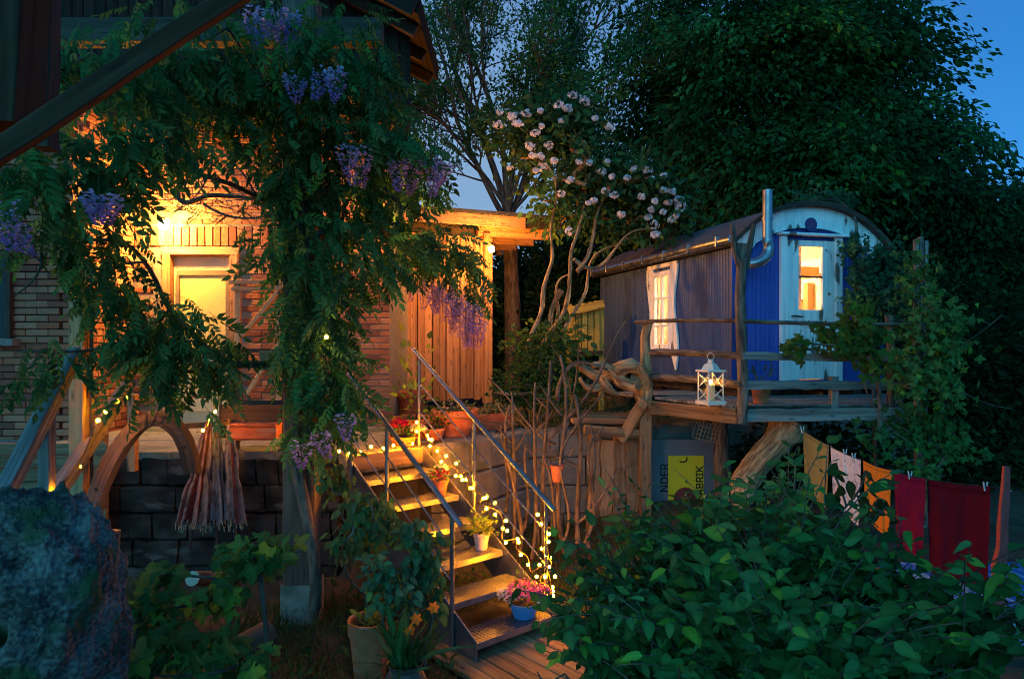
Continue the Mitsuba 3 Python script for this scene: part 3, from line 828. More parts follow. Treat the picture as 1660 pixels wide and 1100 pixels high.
inner.append(box([0, 0, 0], [1, 1, 1]).col((0.30, 0.16, 0.08)).scale([wi, li, 0.05]).rot(np.stack([FU, SU2, Z3], 1)).move(C0 + FU * WW / 2 + SU2 * WL / 2 + [0, 0, WZ0 + 0.0]))
add(wagon, 'cabin_lining', cat(inner), 'interior')
add(wagon, 'ceiling_beam', beam(Ci + SU2 * 0.9 + FU * 0.1 + [0, 0, 3.34], Ci + SU2 * 0.9 + FU * (wi - 0.1) + [0, 0, 3.34], 0.1, 0.12).col(tan), 'paint')
add(wagon, 'wardrobe', box([0, 0, 0], [0.4, 0.5, 1.35], np.stack([FU, SU2, Z3], 1)).col(tan).move(Ci + SU2 * 2.1 + FU * 1.35 + [0, 0, 2.6]), 'paint')
add(wagon, 'bunk', box([0, 0, 0], [1.2, 1.3, 0.5], np.stack([FU, SU2, Z3], 1)).col((0.65, 0.22, 0.10)).move(Ci + SU2 * 3.1 + FU * 0.7 + [0, 0, 2.17]), 'paint')
add(wagon, 'wall_post', beam(Ci + SU2 * 1.12 + FU * (wi - 0.06) + [0, 0, WZ0 + 0.05], Ci + SU2 * 1.12 + FU * (wi - 0.06) + [0, 0, 3.2], 0.10, 0.10, up=SU2).col(tan), 'paint')
for n_, z_ in enumerate((2.45, 3.30)):
    add(wagon, 'wall_batten', beam(Ci + SU2 * 0.3 + FU * (wi - 0.025) + [0, 0, z_], Ci + SU2 * 2.6 + FU * (wi - 0.025) + [0, 0, z_], 0.03, 0.05).col((0.55, 0.38, 0.20)), 'paint')
cur = []
for n_ in range(25):
    u_ = n_ / 24
    cur.append([Ci + FU * (0.84 + 0.10 * u_) + SU2 * (0.05 + 0.018 * math.sin(n_ * 1.6)) + [0, 0, z_] for z_ in (2.72, 3.56)])
cur = np.array(cur).reshape(-1, 3)
add(wagon, 'curtain', M(cur, [[2 * a_, 2 * a_ + 1, 2 * a_ + 3] for a_ in range(24)] + [[2 * a_, 2 * a_ + 3, 2 * a_ + 2] for a_ in range(24)]).col((0.72, 0.55, 0.42)), 'cloth', True)
add(wagon, 'shelf', box([0, 0, 0], [0.24, 1.3, 0.04], np.stack([FU, SU2, Z3], 1)).col(tan).move(Ci + SU2 * 1.9 + FU * (wi - 0.14) + [0, 0, 2.95]), 'paint')
bulb(wagon, 'cabin_lamp', Ci + SU2 * 1.5 + FU * 0.75 + [0, 0, 3.42], 0.07, 6.8, np.array([1.0, 0.68, 0.32]), 6)
# roof
RS = np.linspace(-0.10, WW + 0.10, 29)
def roofz(s):
    t = np.clip(abs(s / WW * 2 - 1), 0, 1.2)
    return EAVE + 0.03 + (PEAK - EAVE) * (1 - t ** 2.3)
sec = [(s, roofz(s) + 0.035) for s in RS] + [(s, roofz(s)) for s in RS[::-1]]
add(wagon, 'roof', prism(sec, WL + 0.28, C0 - SU2 * 0.11, FU, Z3, SU2), 'felt')
fs = np.linspace(0.0, WW, 25)
sec = [(s, roofz(s) - 0.002) for s in fs] + [(s, max(roofz(s) - 0.26, EAVE - 0.16) if 0.25 < s < WW - 0.25 else EAVE - 0.14 + 0.5 * (0.25 - min(s, WW - s)) * 0) for s in fs[::-1]]
add(wagon, 'gable_board', prism(sec, 0.03, C0 - SU2 * 0.045, FU, Z3, SU2), 'white_paint')
sec = [(s, roofz(s) + 0.05) for s in RS] + [(s, roofz(s) - 0.01) for s in RS[::-1]]
add(wagon, 'roof_edge', prism(sec, 0.03, C0 - SU2 * 0.142, FU, Z3, SU2), 'wood_dark')
em = add(wagon, 'emblem', lathe([(0, 0), (0.083, 0), (0.083, 0.012), (0, 0.012)], 28).rot(np.stack([FU, Z3, -SU2], 1)).move(C0 + FU * 1.02 - SU2 * 0.046 + [0, 0, 3.79]).col((0.035, 0.045, 0.16)), 'paint')
eo = C0 + FU * 1.02 - SU2 * 0.060 + np.array([0, 0, 3.79])
for ang in (0.75, -0.75):
    dv = FU * math.cos(ang) + Z3 * math.sin(ang)
    add(em, 'cross_bar', beam(eo - dv * 0.065, eo + dv * 0.065, 0.014, 0.006, up=SU2, ch=0.001).col((0.16, 0.05, 0.10)), 'paint')
for ox, oz in ((0, .045), (0, -.045), (.045, 0), (-.045, 0)):
    add(em, 'dot', ball(eo + FU * ox + Z3 * oz, 0.011, 1).col((0.16, 0.05, 0.10)), 'paint')
gp = [C0 - FU * 0.13 - SU2 * 0.16 + [0, 0, EAVE + 0.0], C0 - FU * 0.13 + SU2 * (WL + 0.2) + [0, 0, EAVE + 0.0]]
add(wagon, 'gutter', tube(np.linspace(gp[0], gp[1], 12), 0.055, 10), 'zinc', True)
for l in np.linspace(0.1, WL, 7):
    c = C0 - FU * 0.13 + SU2 * l + [0, 0, EAVE]
    add(wagon, 'gutter_bracket', beam(c + [0, 0, 0.06], c + [0, 0, -0.06] - FU * 0.0, 0.122, 0.02, up=SU2, ch=0.002), 'zinc')
for s_, d_ in ((0.0, 0), (WW, 0)):
    c = C0 + FU * s_ - SU2 * 0.012
    add(wagon, 'corner_board', beam(c + [0, 0, WZ0], c + [0, 0, EAVE - 0.05], 0.09, 0.03, up=SU2), 'blue_paint')
# door
dk = add(wagon, 'door', cat([
    beam(C0 + FU * (DOOR[0] + 0.085) - SU2 * 0.005 + [0, 0, DOOR[2]], C0 + FU * (DOOR[0] + 0.085) - SU2 * 0.005 + [0, 0, 3.60], 0.17, 0.045, up=SU2),
    beam(C0 + FU * (DOOR[1] - 0.085) - SU2 * 0.005 + [0, 0, DOOR[2]], C0 + FU * (DOOR[1] - 0.085) - SU2 * 0.005 + [0, 0, 3.60], 0.17, 0.045, up=SU2),
    beam(C0 + FU * (DOOR[0] + 0.17) - SU2 * 0.005 + [0, 0, 3.565], C0 + FU * (DOOR[1] - 0.17) - SU2 * 0.005 + [0, 0, 3.565], 0.045, 0.07),
    beam(C0 + FU * (DOOR[0] + 0.17) - SU2 * 0.005 + [0, 0, 2.66], C0 + FU * (DOOR[1] - 0.17) - SU2 * 0.005 + [0, 0, 2.66], 0.045, 0.2),
    beam(C0 + FU * (DOOR[0] + 0.17) - SU2 * 0.005 + [0, 0, 2.05], C0 + FU * (DOOR[1] - 0.17) - SU2 * 0.005 + [0, 0, 2.05], 0.045, 0.26)]), 'white_paint')
add(dk, 'panel', beam(C0 + FU * (DOOR[0] + 0.17) + SU2 * 0.005 + [0, 0, 2.37], C0 + FU * (DOOR[1] - 0.17) + SU2 * 0.005 + [0, 0, 2.37], 0.02, 0.40), 'white_paint')
gz0, gz1 = 2.76, 3.53
add(dk, 'pane', M([C0 + FU * (DOOR[0] + 0.17) + [0, 0, gz0], C0 + FU * (DOOR[1] - 0.17) + [0, 0, gz0], C0 + FU * (DOOR[1] - 0.17) + [0, 0, gz1], C0 + FU * (DOOR[0] + 0.17) + [0, 0, gz1]], [[0, 1, 2], [0, 2, 3]]), 'pane')
add(dk, 'glazing_bar', beam(C0 + FU * (DOOR[0] + 0.17) - SU2 * 0.006 + [0, 0, 3.16], C0 + FU * (DOOR[1] - 0.17) - SU2 * 0.006 + [0, 0, 3.16], 0.03, 0.022), 'wood_dark')
add(dk, 'handle', tube(smooth_path([C0 + FU * (DOOR[0] + 0.07) - SU2 * 0.03 + [0, 0, 2.68], C0 + FU * (DOOR[0] + 0.07) - SU2 * 0.08 + [0, 0, 2.68], C0 + FU * (DOOR[0] + 0.18) - SU2 * 0.08 + [0, 0, 2.67]], 8), 0.011, 8), 'black_iron', True)
add(wagon, 'door_jamb', beam(C0 + FU * (DOOR[0] - 0.05) - SU2 * 0.03 + [0, 0, WZ0], C0 + FU * (DOOR[0] - 0.05) - SU2 * 0.03 + [0, 0, 3.64], 0.10, 0.045, up=SU2), 'white_paint')
add(wagon, 'door_jamb', beam(C0 + FU * (DOOR[1] + 0.05) - SU2 * 0.03 + [0, 0, WZ0], C0 + FU * (DOOR[1] + 0.05) - SU2 * 0.03 + [0, 0, 3.64], 0.10, 0.045, up=SU2), 'white_paint')
add(wagon, 'drip_board', beam(C0 + FU * (DOOR[0] - 0.13) - SU2 * 0.06 + [0, 0, 3.665], C0 + FU * (DOOR[1] + 0.13) - SU2 * 0.06 + [0, 0, 3.665], 0.10, 0.03), 'white_paint')
add(wagon, 'door_sill', beam(C0 + FU * (DOOR[0] - 0.1) - SU2 * 0.06 + [0, 0, WZ0 - 0.02], C0 + FU * (DOOR[1] + 0.1) - SU2 * 0.06 + [0, 0, WZ0 - 0.02], 0.14, 0.04), 'wood_dark')
# side window with wavy painted boards beside it
wn = add(wagon, 'window', cat([
    beam(C0 + SU2 * (WIN[0] + 0.03) - FU * 0.02 + [0, 0, WIN[2]], C0 + SU2 * (WIN[0] + 0.03) - FU * 0.02 + [0, 0, WIN[3]], 0.06, 0.05, up=FU),
    beam(C0 + SU2 * (WIN[1] - 0.03) - FU * 0.02 + [0, 0, WIN[2]], C0 + SU2 * (WIN[1] - 0.03) - FU * 0.02 + [0, 0, WIN[3]], 0.06, 0.05, up=FU),
    beam(C0 + SU2 * (WIN[0] + 0.06) - FU * 0.02 + [0, 0, WIN[3] - 0.035], C0 + SU2 * (WIN[1] - 0.06) - FU * 0.02 + [0, 0, WIN[3] - 0.035], 0.05, 0.07),
    beam(C0 + SU2 * (WIN[0] + 0.06) - FU * 0.02 + [0, 0, WIN[2] + 0.03], C0 + SU2 * (WIN[1] - 0.06) - FU * 0.02 + [0, 0, WIN[2] + 0.03], 0.05, 0.06)]), 'white_paint')
wm = (WIN[0] + WIN[1]) / 2
add(wn, 'mullion', beam(C0 + SU2 * wm - FU * 0.02 + [0, 0, WIN[2] + 0.06], C0 + SU2 * wm - FU * 0.02 + [0, 0, WIN[3] - 0.07], 0.045, 0.04, up=FU), 'white_paint')
for z_ in (2.60, 2.99):
    add(wn, 'glazing_bar', beam(C0 + SU2 * (WIN[0] + 0.06) - FU * 0.018 + [0, 0, z_], C0 + SU2 * (WIN[1] - 0.06) - FU * 0.018 + [0, 0, z_], 0.03, 0.03), 'white_paint')
add(wn, 'pane', M([C0 + SU2 * WIN[0] + [0, 0, WIN[2]], C0 + SU2 * WIN[1] + [0, 0, WIN[2]], C0 + SU2 * WIN[1] + [0, 0, WIN[3]], C0 + SU2 * WIN[0] + [0, 0, WIN[3]]], [[0, 1, 2], [0, 2, 3]]), 'pane')
add(wn, 'sill', beam(C0 + SU2 * (WIN[0] - 0.12) - FU * 0.06 + [0, 0, WIN[2] - 0.03], C0 + SU2 * (WIN[1] + 0.12) - FU * 0.06 + [0, 0, WIN[2] - 0.03], 0.10, 0.045), 'white_paint')
for side in (0, 1):
    zz = np.linspace(1.98 if side == 0 else 2.26, WIN[3] + 0.06, 24)
    base_ = WIN[0] if side == 0 else WIN[1]
    sg = -1 if side == 0 else 1
    wv = 0.16 + 0.05 * np.sin((zz - 2.0) * 5.2 + side) + np.where(zz < 2.25, 0.0, 0.0)
    inn = np.where(zz < 2.25, 0.14 * (2.25 - zz) / 0.27, 0.0)
    pl = [(base_ + sg * i_, z) for i_, z in zip(inn, zz)] + [(base_ + sg * w_, z) for w_, z in zip(wv[::-1], zz[::-1])]
    add(wn, 'wavy_board', prism(pl, 0.025, C0 - FU * 0.012, SU2, Z3, -FU), 'white_paint')
add(wn, 'head_board', beam(C0 + SU2 * (WIN[0] - 0.18) - FU * 0.022 + [0, 0, WIN[3] + 0.08], C0 + SU2 * (WIN[1] + 0.18) - FU * 0.022 + [0, 0, WIN[3] + 0.08], 0.03, 0.06), 'white_paint')
# stove pipe
spc = P(1244, 420, 7.86)
pipe = smooth_path([spc - FU * 0.24 + SU2 * 0.16 + [0, 0, -0.03], spc - FU * 0.08 + [0, 0, -0.02], spc + [0, 0, 0.06], spc + [0, 0, 0.2]], 16)
add(wagon, 'stove_elbow', tube(pipe, 0.062, 14), 'zinc', True)
add(wagon, 'stove_pipe', tube([spc + [0, 0, 0.18], P(1244, 308, 7.86)], 0.056, 14), 'zinc', True)
for z_ in (0.2, 0.45):
    add(wagon, 'pipe_collar', tube([spc + [0, 0, z_], spc + [0, 0, z_ + 0.03]], 0.064, 14), 'zinc', True)
add(wagon, 'chassis', cat([beam(C0 + FU * x + SU2 * 0.1 + [0, 0, WZ0 - 0.1], C0 + FU * x + SU2 * (WL - 0.1) + [0, 0, WZ0 - 0.1], 0.12, 0.16) for x in (0.25, WW - 0.25)]), 'wood_dark')
for x in (0.2, WW - 0.2):
    for l in (0.9, 3.2):
        a = C0 + FU * x + SU2 * l + [0, 0, 1.62]
        w_ = add(wagon, 'wheel', lathe([(0.30, -0.07), (0.32, -0.05), (0.32, 0.05), (0.30, 0.07), (0.2, 0.06), (0.2, -0.06), (0.30, -0.07)], 24).rot(np.stack([SU2, Z3, FU], 1)).move(a), 'black_iron', True)
        add(w_, 'hub', lathe([(0, -0.08), (0.07, -0.08), (0.2, -0.03), (0.2, 0.03), (0.07, 0.08), (0, 0.08)], 16).rot(np.stack([SU2, Z3, FU], 1)).move(a), 'zinc', True)

# ------------------------------------------------------------------ balcony
A_, B_, D_ = np.array([2.30, 6.85, 0]), np.array([4.08, 7.10, 0]), np.array([1.56, 8.2, 0])
bal = thing('wooden_balcony', 'rough timber balcony with pole railing in front of the wagon', 'balcony')
DZK = 1.72
bu, lu = unit(B_ - A_), unit(D_ - A_)
add(bal, 'fascia', beam(A_ + [0, 0, 1.635], B_ + bu * 0.05 + [0, 0, 1.635], 0.06, 0.125, n=10, rough=0.018), 'wood_grey')
add(bal, 'fascia', beam(A_ + lu * 0.035 + [0, 0, 1.625], D_ + lu * 0.05 + [0, 0, 1.60], 0.07, 0.15, n=8, rough=0.02), 'wood_brown')
n_ = 0
v = np.array([-bu[1], bu[0], 0])
dpoly = Polygon([tuple((A_ + lu * 0.02)[:2]), tuple(B_[:2]), tuple((C0 + FU * 2.3 - SU2 * 0.03)[:2]), tuple((C0 - SU2 * 0.03)[:2]), tuple((C0 + SU2 * 1.4 - FU * 0.05)[:2]), tuple((D_ + lu * 0.6)[:2])])
o2 = A_[:2]
for n_ in range(18):
    t0 = n_ * 0.125 - 0.02
    strip = Polygon([tuple(o2 + v[:2] * t0 - bu[:2] * 2), tuple(o2 + v[:2] * t0 + bu[:2] * 3), tuple(o2 + v[:2] * (t0 + 0.117) + bu[:2] * 3), tuple(o2 + v[:2] * (t0 + 0.117) - bu[:2] * 2)])
    g = strip.intersection(dpoly)
    if g.area > 0.01 and g.geom_type == 'Polygon':
        add(bal, 'deck_board', prism(g, 0.03, [0, 0, 1.70 + rng.uniform(-.004, .004)], X3, Y3, Z3), 'wood_grey')
for t_ in (0.25, 0.8, 1.4):
    add(bal, 'joist', beam(A_ + bu * t_ + v * 0.05 + [0, 0, 1.63], A_ + bu * t_ + v * 1.6 + [0, 0, 1.63], 0.08, 0.12), 'wood_dark')
# forked corner post
fk = A_ + [-0.01, -0.03, 0]
add(bal, 'forked_post', cat([tube(smooth_path([fk + [0, 0, 1.56], fk + [0.01, 0, 2.2], fk + [-0.01, 0, 2.7], fk + [0, 0, 3.1], fk + [0.005, 0, 3.2]], 14), np.linspace(0.055, 0.05, 14), 10, rough=0.15),
    tube(smooth_path([fk + [0.0, 0, 3.12], fk + [-0.05, 0, 3.25], fk + [-0.075, 0, 3.4], fk + [-0.09, 0, 3.56]], 8), np.linspace(0.045, 0.02, 8), 8, rough=0.15),
    tube(smooth_path([fk + [0.0, 0, 3.12], fk + [0.065, 0, 3.26], fk + [0.10, 0, 3.42], fk + [0.13, 0, 3.55]], 8), np.linspace(0.045, 0.02, 8), 8, rough=0.15),
    beam(fk + [0.02, 0.0, 3.1], fk + [0.03, 0.0, 3.36], 0.12, 0.03, up=(0, 1, 0), taper=1.1)]), 'bark', True)
e1 = P(1048, 570, 8.05)
add(bal, 'post', tube(smooth_path([[e1[0] - 0.03, e1[1], 1.62], [e1[0], e1[1], 2.0], [e1[0] - 0.02, e1[1], 2.35], [e1[0] + 0.03, e1[1], 2.62]], 12), np.linspace(0.075, 0.055, 12), 10, rough=0.2), 'bark_warm', True)
e2 = A_ + bu * 1.02
add(bal, 'post', beam(e2 + [0, 0.03, 1.68], e2 + [0.0, 0.03, 2.02], 0.075, 0.075, n=3, rough=0.01), 'wood_grey')
add(bal, 'post', tube(smooth_path([e2 + [0.62, 0.1, 1.6], e2 + [0.63, 0.1, 2.1], e2 + [0.6, 0.1, 2.65]], 8), 0.045, 8, rough=0.15), 'bark', True)
for (zl, zr, r_) in ((2.605, 2.585, 0.022), (2.245, 2.235, 0.038), (1.955, 1.950, 0.042)):
    a, b = np.array([e1[0] - (0.12 if r_ < 0.03 else 0), e1[1] + 0.05, zl]), fk + [0, -0.02, zr]
    add(bal, 'rail', tube(smooth_path([a, a * 0.6 + b * 0.4 + [0, 0, 0.012], b], 14), r_, 8, rough=0.18), 'bark', True)
    a, b = fk + [0, -0.035, zr], B_ + bu * 0.1 + [0, -0.03, zr - 0.03]
    if r_ < 0.03:
        add(bal, 'rail', tube(smooth_path([a, a * 0.5 + b * 0.5 + [0, 0, -0.012], b], 16), r_, 8, rough=0.18), 'bark', True)
    else:
        add(bal, 'rail', beam(a, b, 0.05, r_ * 2, n=14, rough=0.025), 'wood_grey')
# supports
pb = P(1046, 700, 8.15)
add(bal, 'support_post', beam([pb[0], pb[1], 0.1], [pb[0], pb[1], 1.55], 0.13, 0.13, up=(0, 1, 0), n=6, rough=0.02), 'wood_brown')
add(bal, 'brace', beam(P(1042, 655, 8.05), P(1008, 712, 8.2), 0.1, 0.13, n=4, rough=0.03), 'wood_brown')
tp, bt = P(1268, 688, 7.3), P(1203, 790, 7.3)
add(bal, 'trunk_support', tube(smooth_path([tp + [0.07, 0, 0.05], tp + [-0.02, 0, -0.15], bt * 0.6 + tp * 0.4, bt, bt + [-0.05, 0, -0.45]], 20), np.concatenate([np.linspace(0.21, 0.15, 6), np.linspace(0.15, 0.14, 14)]), 14, rough=0.22), 'bark_warm', True)
bt2 = P(1165, 720, 8.0)
add(bal, 'trunk_support', tube(smooth_path([bt2 + [0, 0, 0.3], bt2 + [0.04, 0, -0.2], bt2 + [0, 0, -0.9]], 12), 0.09, 10, rough=0.2), 'bark', True)
# lower planks left of the balcony
for n_, (y_, z_) in enumerate(((8.25, 1.42), (8.45, 1.44), (8.65, 1.45))):
    add(bal, 'plank', beam([0.72 + 0.1 * n_, y_, z_], [1.62, y_ + 0.05, z_ - 0.02], 0.19, 0.05, n=5, rough=0.03), 'wood_brown')
add(bal, 'edge_beam', beam([0.86, 8.12, 1.33], [1.55, 8.2, 1.27], 0.1, 0.1, n=5, rough=0.03), 'wood_brown')
# rough slabs under the planks
k = thing('slab_wall', 'wall of upright rough timber slabs glowing orange under the balcony edge', 'timber wall')
for n_, px in enumerate((962, 982, 1003, 1024)):
    a = PZ(px, 0.05, 8.38 - 0.03 * n_); b = PZ(px + 3, 1.27 - 0.1 * (n_ == 1), 8.40 - 0.03 * n_)
    add(k, 'slab', beam(a, b, 0.155, 0.08, up=(0, 1, 0), n=12, rough=0.05), 'wood_brown')

# ================================================================== objects on and around the stairs
def pot(label, c, h, r, name='flower_pot', mat='terracotta', rim=0.018, group=None, cat_='flower pot', col=None, base=0.68):
    k = thing(name, label, cat_, group)
    c = np.asarray(c, float)
    prof = [(0, 0), (r * base, 0), (r * 0.93, h * 0.78), (r * 1.0, h * 0.78), (r * 1.03, h), (r * 0.92, h), (r * 0.86, h * 0.8), (0, h * 0.8)]
    m = lathe(prof, 28, c)
    if col is not None: m = m.col(col)
    add(k, 'body', m, mat, 40)
    add(k, 'earth', ball(c + [0, 0, h * 0.83], r * 0.86, 2, (1, 1, 0.15), 0.3).col((0.03, 0.022, 0.016)), 'matt')
    return k, c + np.array([0, 0, h * 0.85])

OV = [leaf_shape(0.55, 0.35, 0.25), leaf_shape(0.48, 0.15, 0.35), leaf_shape(0.6, 0.5, 0.15)]
OV2 = [leaf_shape(0.50, 0.85, 0.20, 6, 1.2, 0.05), leaf_shape(0.44, -0.25, 0.40, 6, 1.3, 0.03), leaf_shape(0.62, 0.30, 0.22, 6, 1.0, 0.02), leaf_shape(0.55, 0.12, 0.30, 6, 1.1, 0.02), leaf_shape(0.66, 0.45, 0.12, 6, 0.9, 0.03)]
NARROW = [leaf_shape(0.14, 0.5, 0.2), leaf_shape(0.18, 0.3, 0.2), leaf_shape(0.12, 0.9, 0.2)]
GRAPE = [lobed_leaf(5, 0.45, 1), lobed_leaf(5, 0.4, 2), lobed_leaf(5, 0.5, 3)]

def tuft(k, c, r, n, size, base, tpls=OV, flat=0.7, parts=0, yellow=0.0, up=0.6, mat='leaf', rest='foliage', leafname='leaf'):
    off = rng.normal(size=(n, 3)) * r * 0.5
    off[:, 2] = abs(off[:, 2]) * flat * 1.4
    d = off + jitter(n, 0.25 * r) + [0, 0, 0.1 * r]
    foliage(k, tpls, c + off, frames(d, jitter(n, 0.4) + [0, 0, up]), size * rng.uniform(0.6, 1.2, n), base, parts, leafname, yellow=yellow, mat=mat, rest=rest, freq=6)

def blooms(k, c, r, n, size, cols, flat=0.7, name='blossom', dome=True):
    """Little five petalled flowers facing outward over a dome."""
    v = rng.normal(size=(n, 3)); v /= np.linalg.norm(v, axis=1, keepdims=True)
    v[:, 2] = abs(v[:, 2]) if dome else v[:, 2]
    pos = c + v * r * rng.uniform(0.75, 1.08, (n, 1)) * [1, 1, flat]
    a = np.linspace(0, 2 * np.pi, 11)[:-1]
    rr = np.where(np.arange(10) % 2, 0.45, 1.0)
    V = np.vstack([[[0, 0, -0.1]], np.stack([rr * np.cos(a), rr * np.sin(a), np.where(np.arange(10) % 2, 0.05, 0.25)], 1)])
    F = [[0, 1 + i, 1 + (i + 1) % 10] for i in range(10)]
    nr = v + jitter(n, 0.35)
    t = np.cross(nr, jitter(n, 1.0))
    R = frames(t, nr)
    cc = np.asarray(cols)[rng.integers(0, len(cols), n)] * rng.uniform(0.75, 1.15, (n, 1))
    m = scatter([M(V, F)], pos, R, size * rng.uniform(0.7, 1.2, n), np.clip(cc, 0, 0.9))
    add(k, name, m, 'leaf', kind='stuff')

# pots on the steps, each with its plant in it
def planted(label_pot, label_plant, c, h, r, leaf_base, bloom=None, size=0.05, n=90, pr=None, mat='terracotta', col=None, name='flower_pot', up=0.02, tpls=OV, bn=60, bs=0.018, br=None, bz=0.05, flat=0.8, yellow=0.0):
    pk, top = pot(label_pot, c, h, r, name, mat, col=col)
    k = thing('potted_plant', label_plant, 'plant')
    pr = pr or r * 1.3
    add(k, 'stem', cat([tube([top + [0, 0, -0.02], top + jitter(1, pr * 0.3)[0] * [1, 1, 0] + [0, 0, pr * 0.6]], 0.004, 5) for _ in range(7)]), 'bark', True)
    tuft(k, top + [0, 0, up], pr, n, size, leaf_base, tpls, flat, yellow=yellow)
    for (cols, off, rr) in (bloom or []):
        blooms(k, top + np.array([off[0], off[1], bz + off[2]]), rr, bn, bs, cols, 0.7)
    return pk, k
GREEN, YGREEN = (0.045, 0.105, 0.028), (0.16, 0.22, 0.04)
SZ = lambda n_: ZL - RISE * n_ + 0.002
q = SP(2 * GO - 0.14, SZ(2), 0.69)
planted('small terracotta pot with deep red flowers on the third step', 'deep red and white flowers in the small pot on the third step', q, 0.145, 0.083, GREEN,
        [([(0.45, 0.02, 0.05), (0.30, 0.02, 0.05)], (0, -0.02, 0.02), 0.085), ([(0.8, 0.75, 0.65)], (0.01, 0.05, 0.06), 0.07)], 0.04, 60)
q = SP(4 * GO - 0.14, SZ(4), 0.68)
planted('small pale pink pot on the step above the pink blossoms', 'bushy yellow green plant in the pale pink pot', q, 0.15, 0.072, YGREEN, None, 0.042, 240, 0.115, 'paint', (0.62, 0.42, 0.38), 'flower_pot', 0.02, yellow=0.1)
q = SP(6 * GO - 0.15, SZ(6), 0.61)
planted('low blue pot on the lowest step', 'bright pink and white blossoms in the low blue pot', q, 0.12, 0.125, GREEN,
        [([(0.72, 0.14, 0.42), (0.65, 0.22, 0.50), (0.5, 0.08, 0.35)], (0.0, 0, 0.02), 0.155), ([(0.75, 0.68, 0.68)], (-0.13, 0.02, 0.0), 0.09), ([(0.32, 0.10, 0.40)], (0.14, 0.03, 0.02), 0.08)], 0.045, 90, mat='paint', col=(0.06, 0.22, 0.50), bn=150, bs=0.019, flat=0.7)
q = PZ(655, 1.296, 7.15)
planted('low terracotta bowl with crimson flowers at the top of the stairs', 'crimson flower heads beside white ones at the top of the stairs', q, 0.10, 0.16, GREEN,
        [([(0.55, 0.03, 0.10), (0.45, 0.02, 0.08)], (-0.05, 0, 0.07), 0.10), ([(0.8, 0.72, 0.6)], (0.15, 0.0, 0.02), 0.09)], 0.05, 130, 0.18, bn=120, bs=0.02)
planted('wide terracotta pot with a tall leafy plant by the handrail', 'tall yellow green leafy plant in front of the planks', PZ(672, 1.296, 7.75), 0.22, 0.25, YGREEN, None, 0.12, 70, 0.30, up=0.1, tpls=NARROW + OV, flat=1.6)
planted('large wide tan clay pot beside the right handrail', 'low succulents in the large tan clay pot', PZ(737, 1.296, 7.9), 0.30, 0.27, (0.10, 0.15, 0.06), [([(0.7, 0.65, 0.5)], (0, 0, 0), 0.16)], 0.05, 120, 0.24, up=0.0, flat=0.4, bn=30)
planted('small terracotta pot standing in front of the large tan pot', 'trailing green plant in the small front pot on the terrace', PZ(703, 1.296, 7.55), 0.13, 0.13, GREEN, None, 0.05, 90, 0.16, up=0.0)
planted('tan clay pot against the plank wall', 'wispy plant in the pot against the plank wall', PZ(668, 1.38, 9.5), 0.30, 0.22, YGREEN, None, 0.11, 40, 0.22, flat=1.5, tpls=NARROW)
k = thing('flower_box', 'long terracotta flower box right of the large tan pot', 'planter')
a, b = PZ(773, 1.40, 8.25), PZ(826, 1.40, 8.55)
add(k, 'body', cat([beam(a + [0, 0.10, 0], b + [0, 0.10, 0], 0.025, 0.20), beam(a - [0, 0.10, 0], b - [0, 0.10, 0], 0.025, 0.20), beam(a - [0, .1, 0], a + [0, .1, 0], 0.025, 0.197), beam(b - [0, .1, 0], b + [0, .1, 0], 0.025, 0.197), beam(a - [0, 0, 0.07], b - [0, 0, 0.07], 0.19, 0.03)]), 'terracotta')
add(k, 'earth', beam(a + [0, 0, 0.05], b + [0, 0, 0.05], 0.17, 0.06).col((0.03, 0.022, 0.016)), 'matt')
k = thing('potted_plant', 'mound of pale leaved succulents in the long terracotta box', 'plant')
for t_ in np.linspace(0.08, 0.92, 6):
    tuft(k, a * (1 - t_) + b * t_ + [0, 0, 0.10], 0.13, 60, 0.055, (0.20, 0.22, 0.12), OV, 0.5)
k = thing('round_table', 'small round garden table behind the flower box', 'table')
tc = PZ(836, 1.70, 9.0)
add(k, 'table_top', lathe([(0, -0.02), (0.27, -0.02), (0.29, 0), (0.27, 0.015), (0, 0.015)], 32, tc), 'wood_grey')
for a_ in (0.3, 2.4, 4.5):
    e = tc + [0.2 * math.cos(a_), 0.2 * math.sin(a_), -0.45]
    add(k, 'leg', tube([tc + [0.1 * math.cos(a_), 0.1 * math.sin(a_), -0.02], e], 0.012, 6), 'black_iron', True)
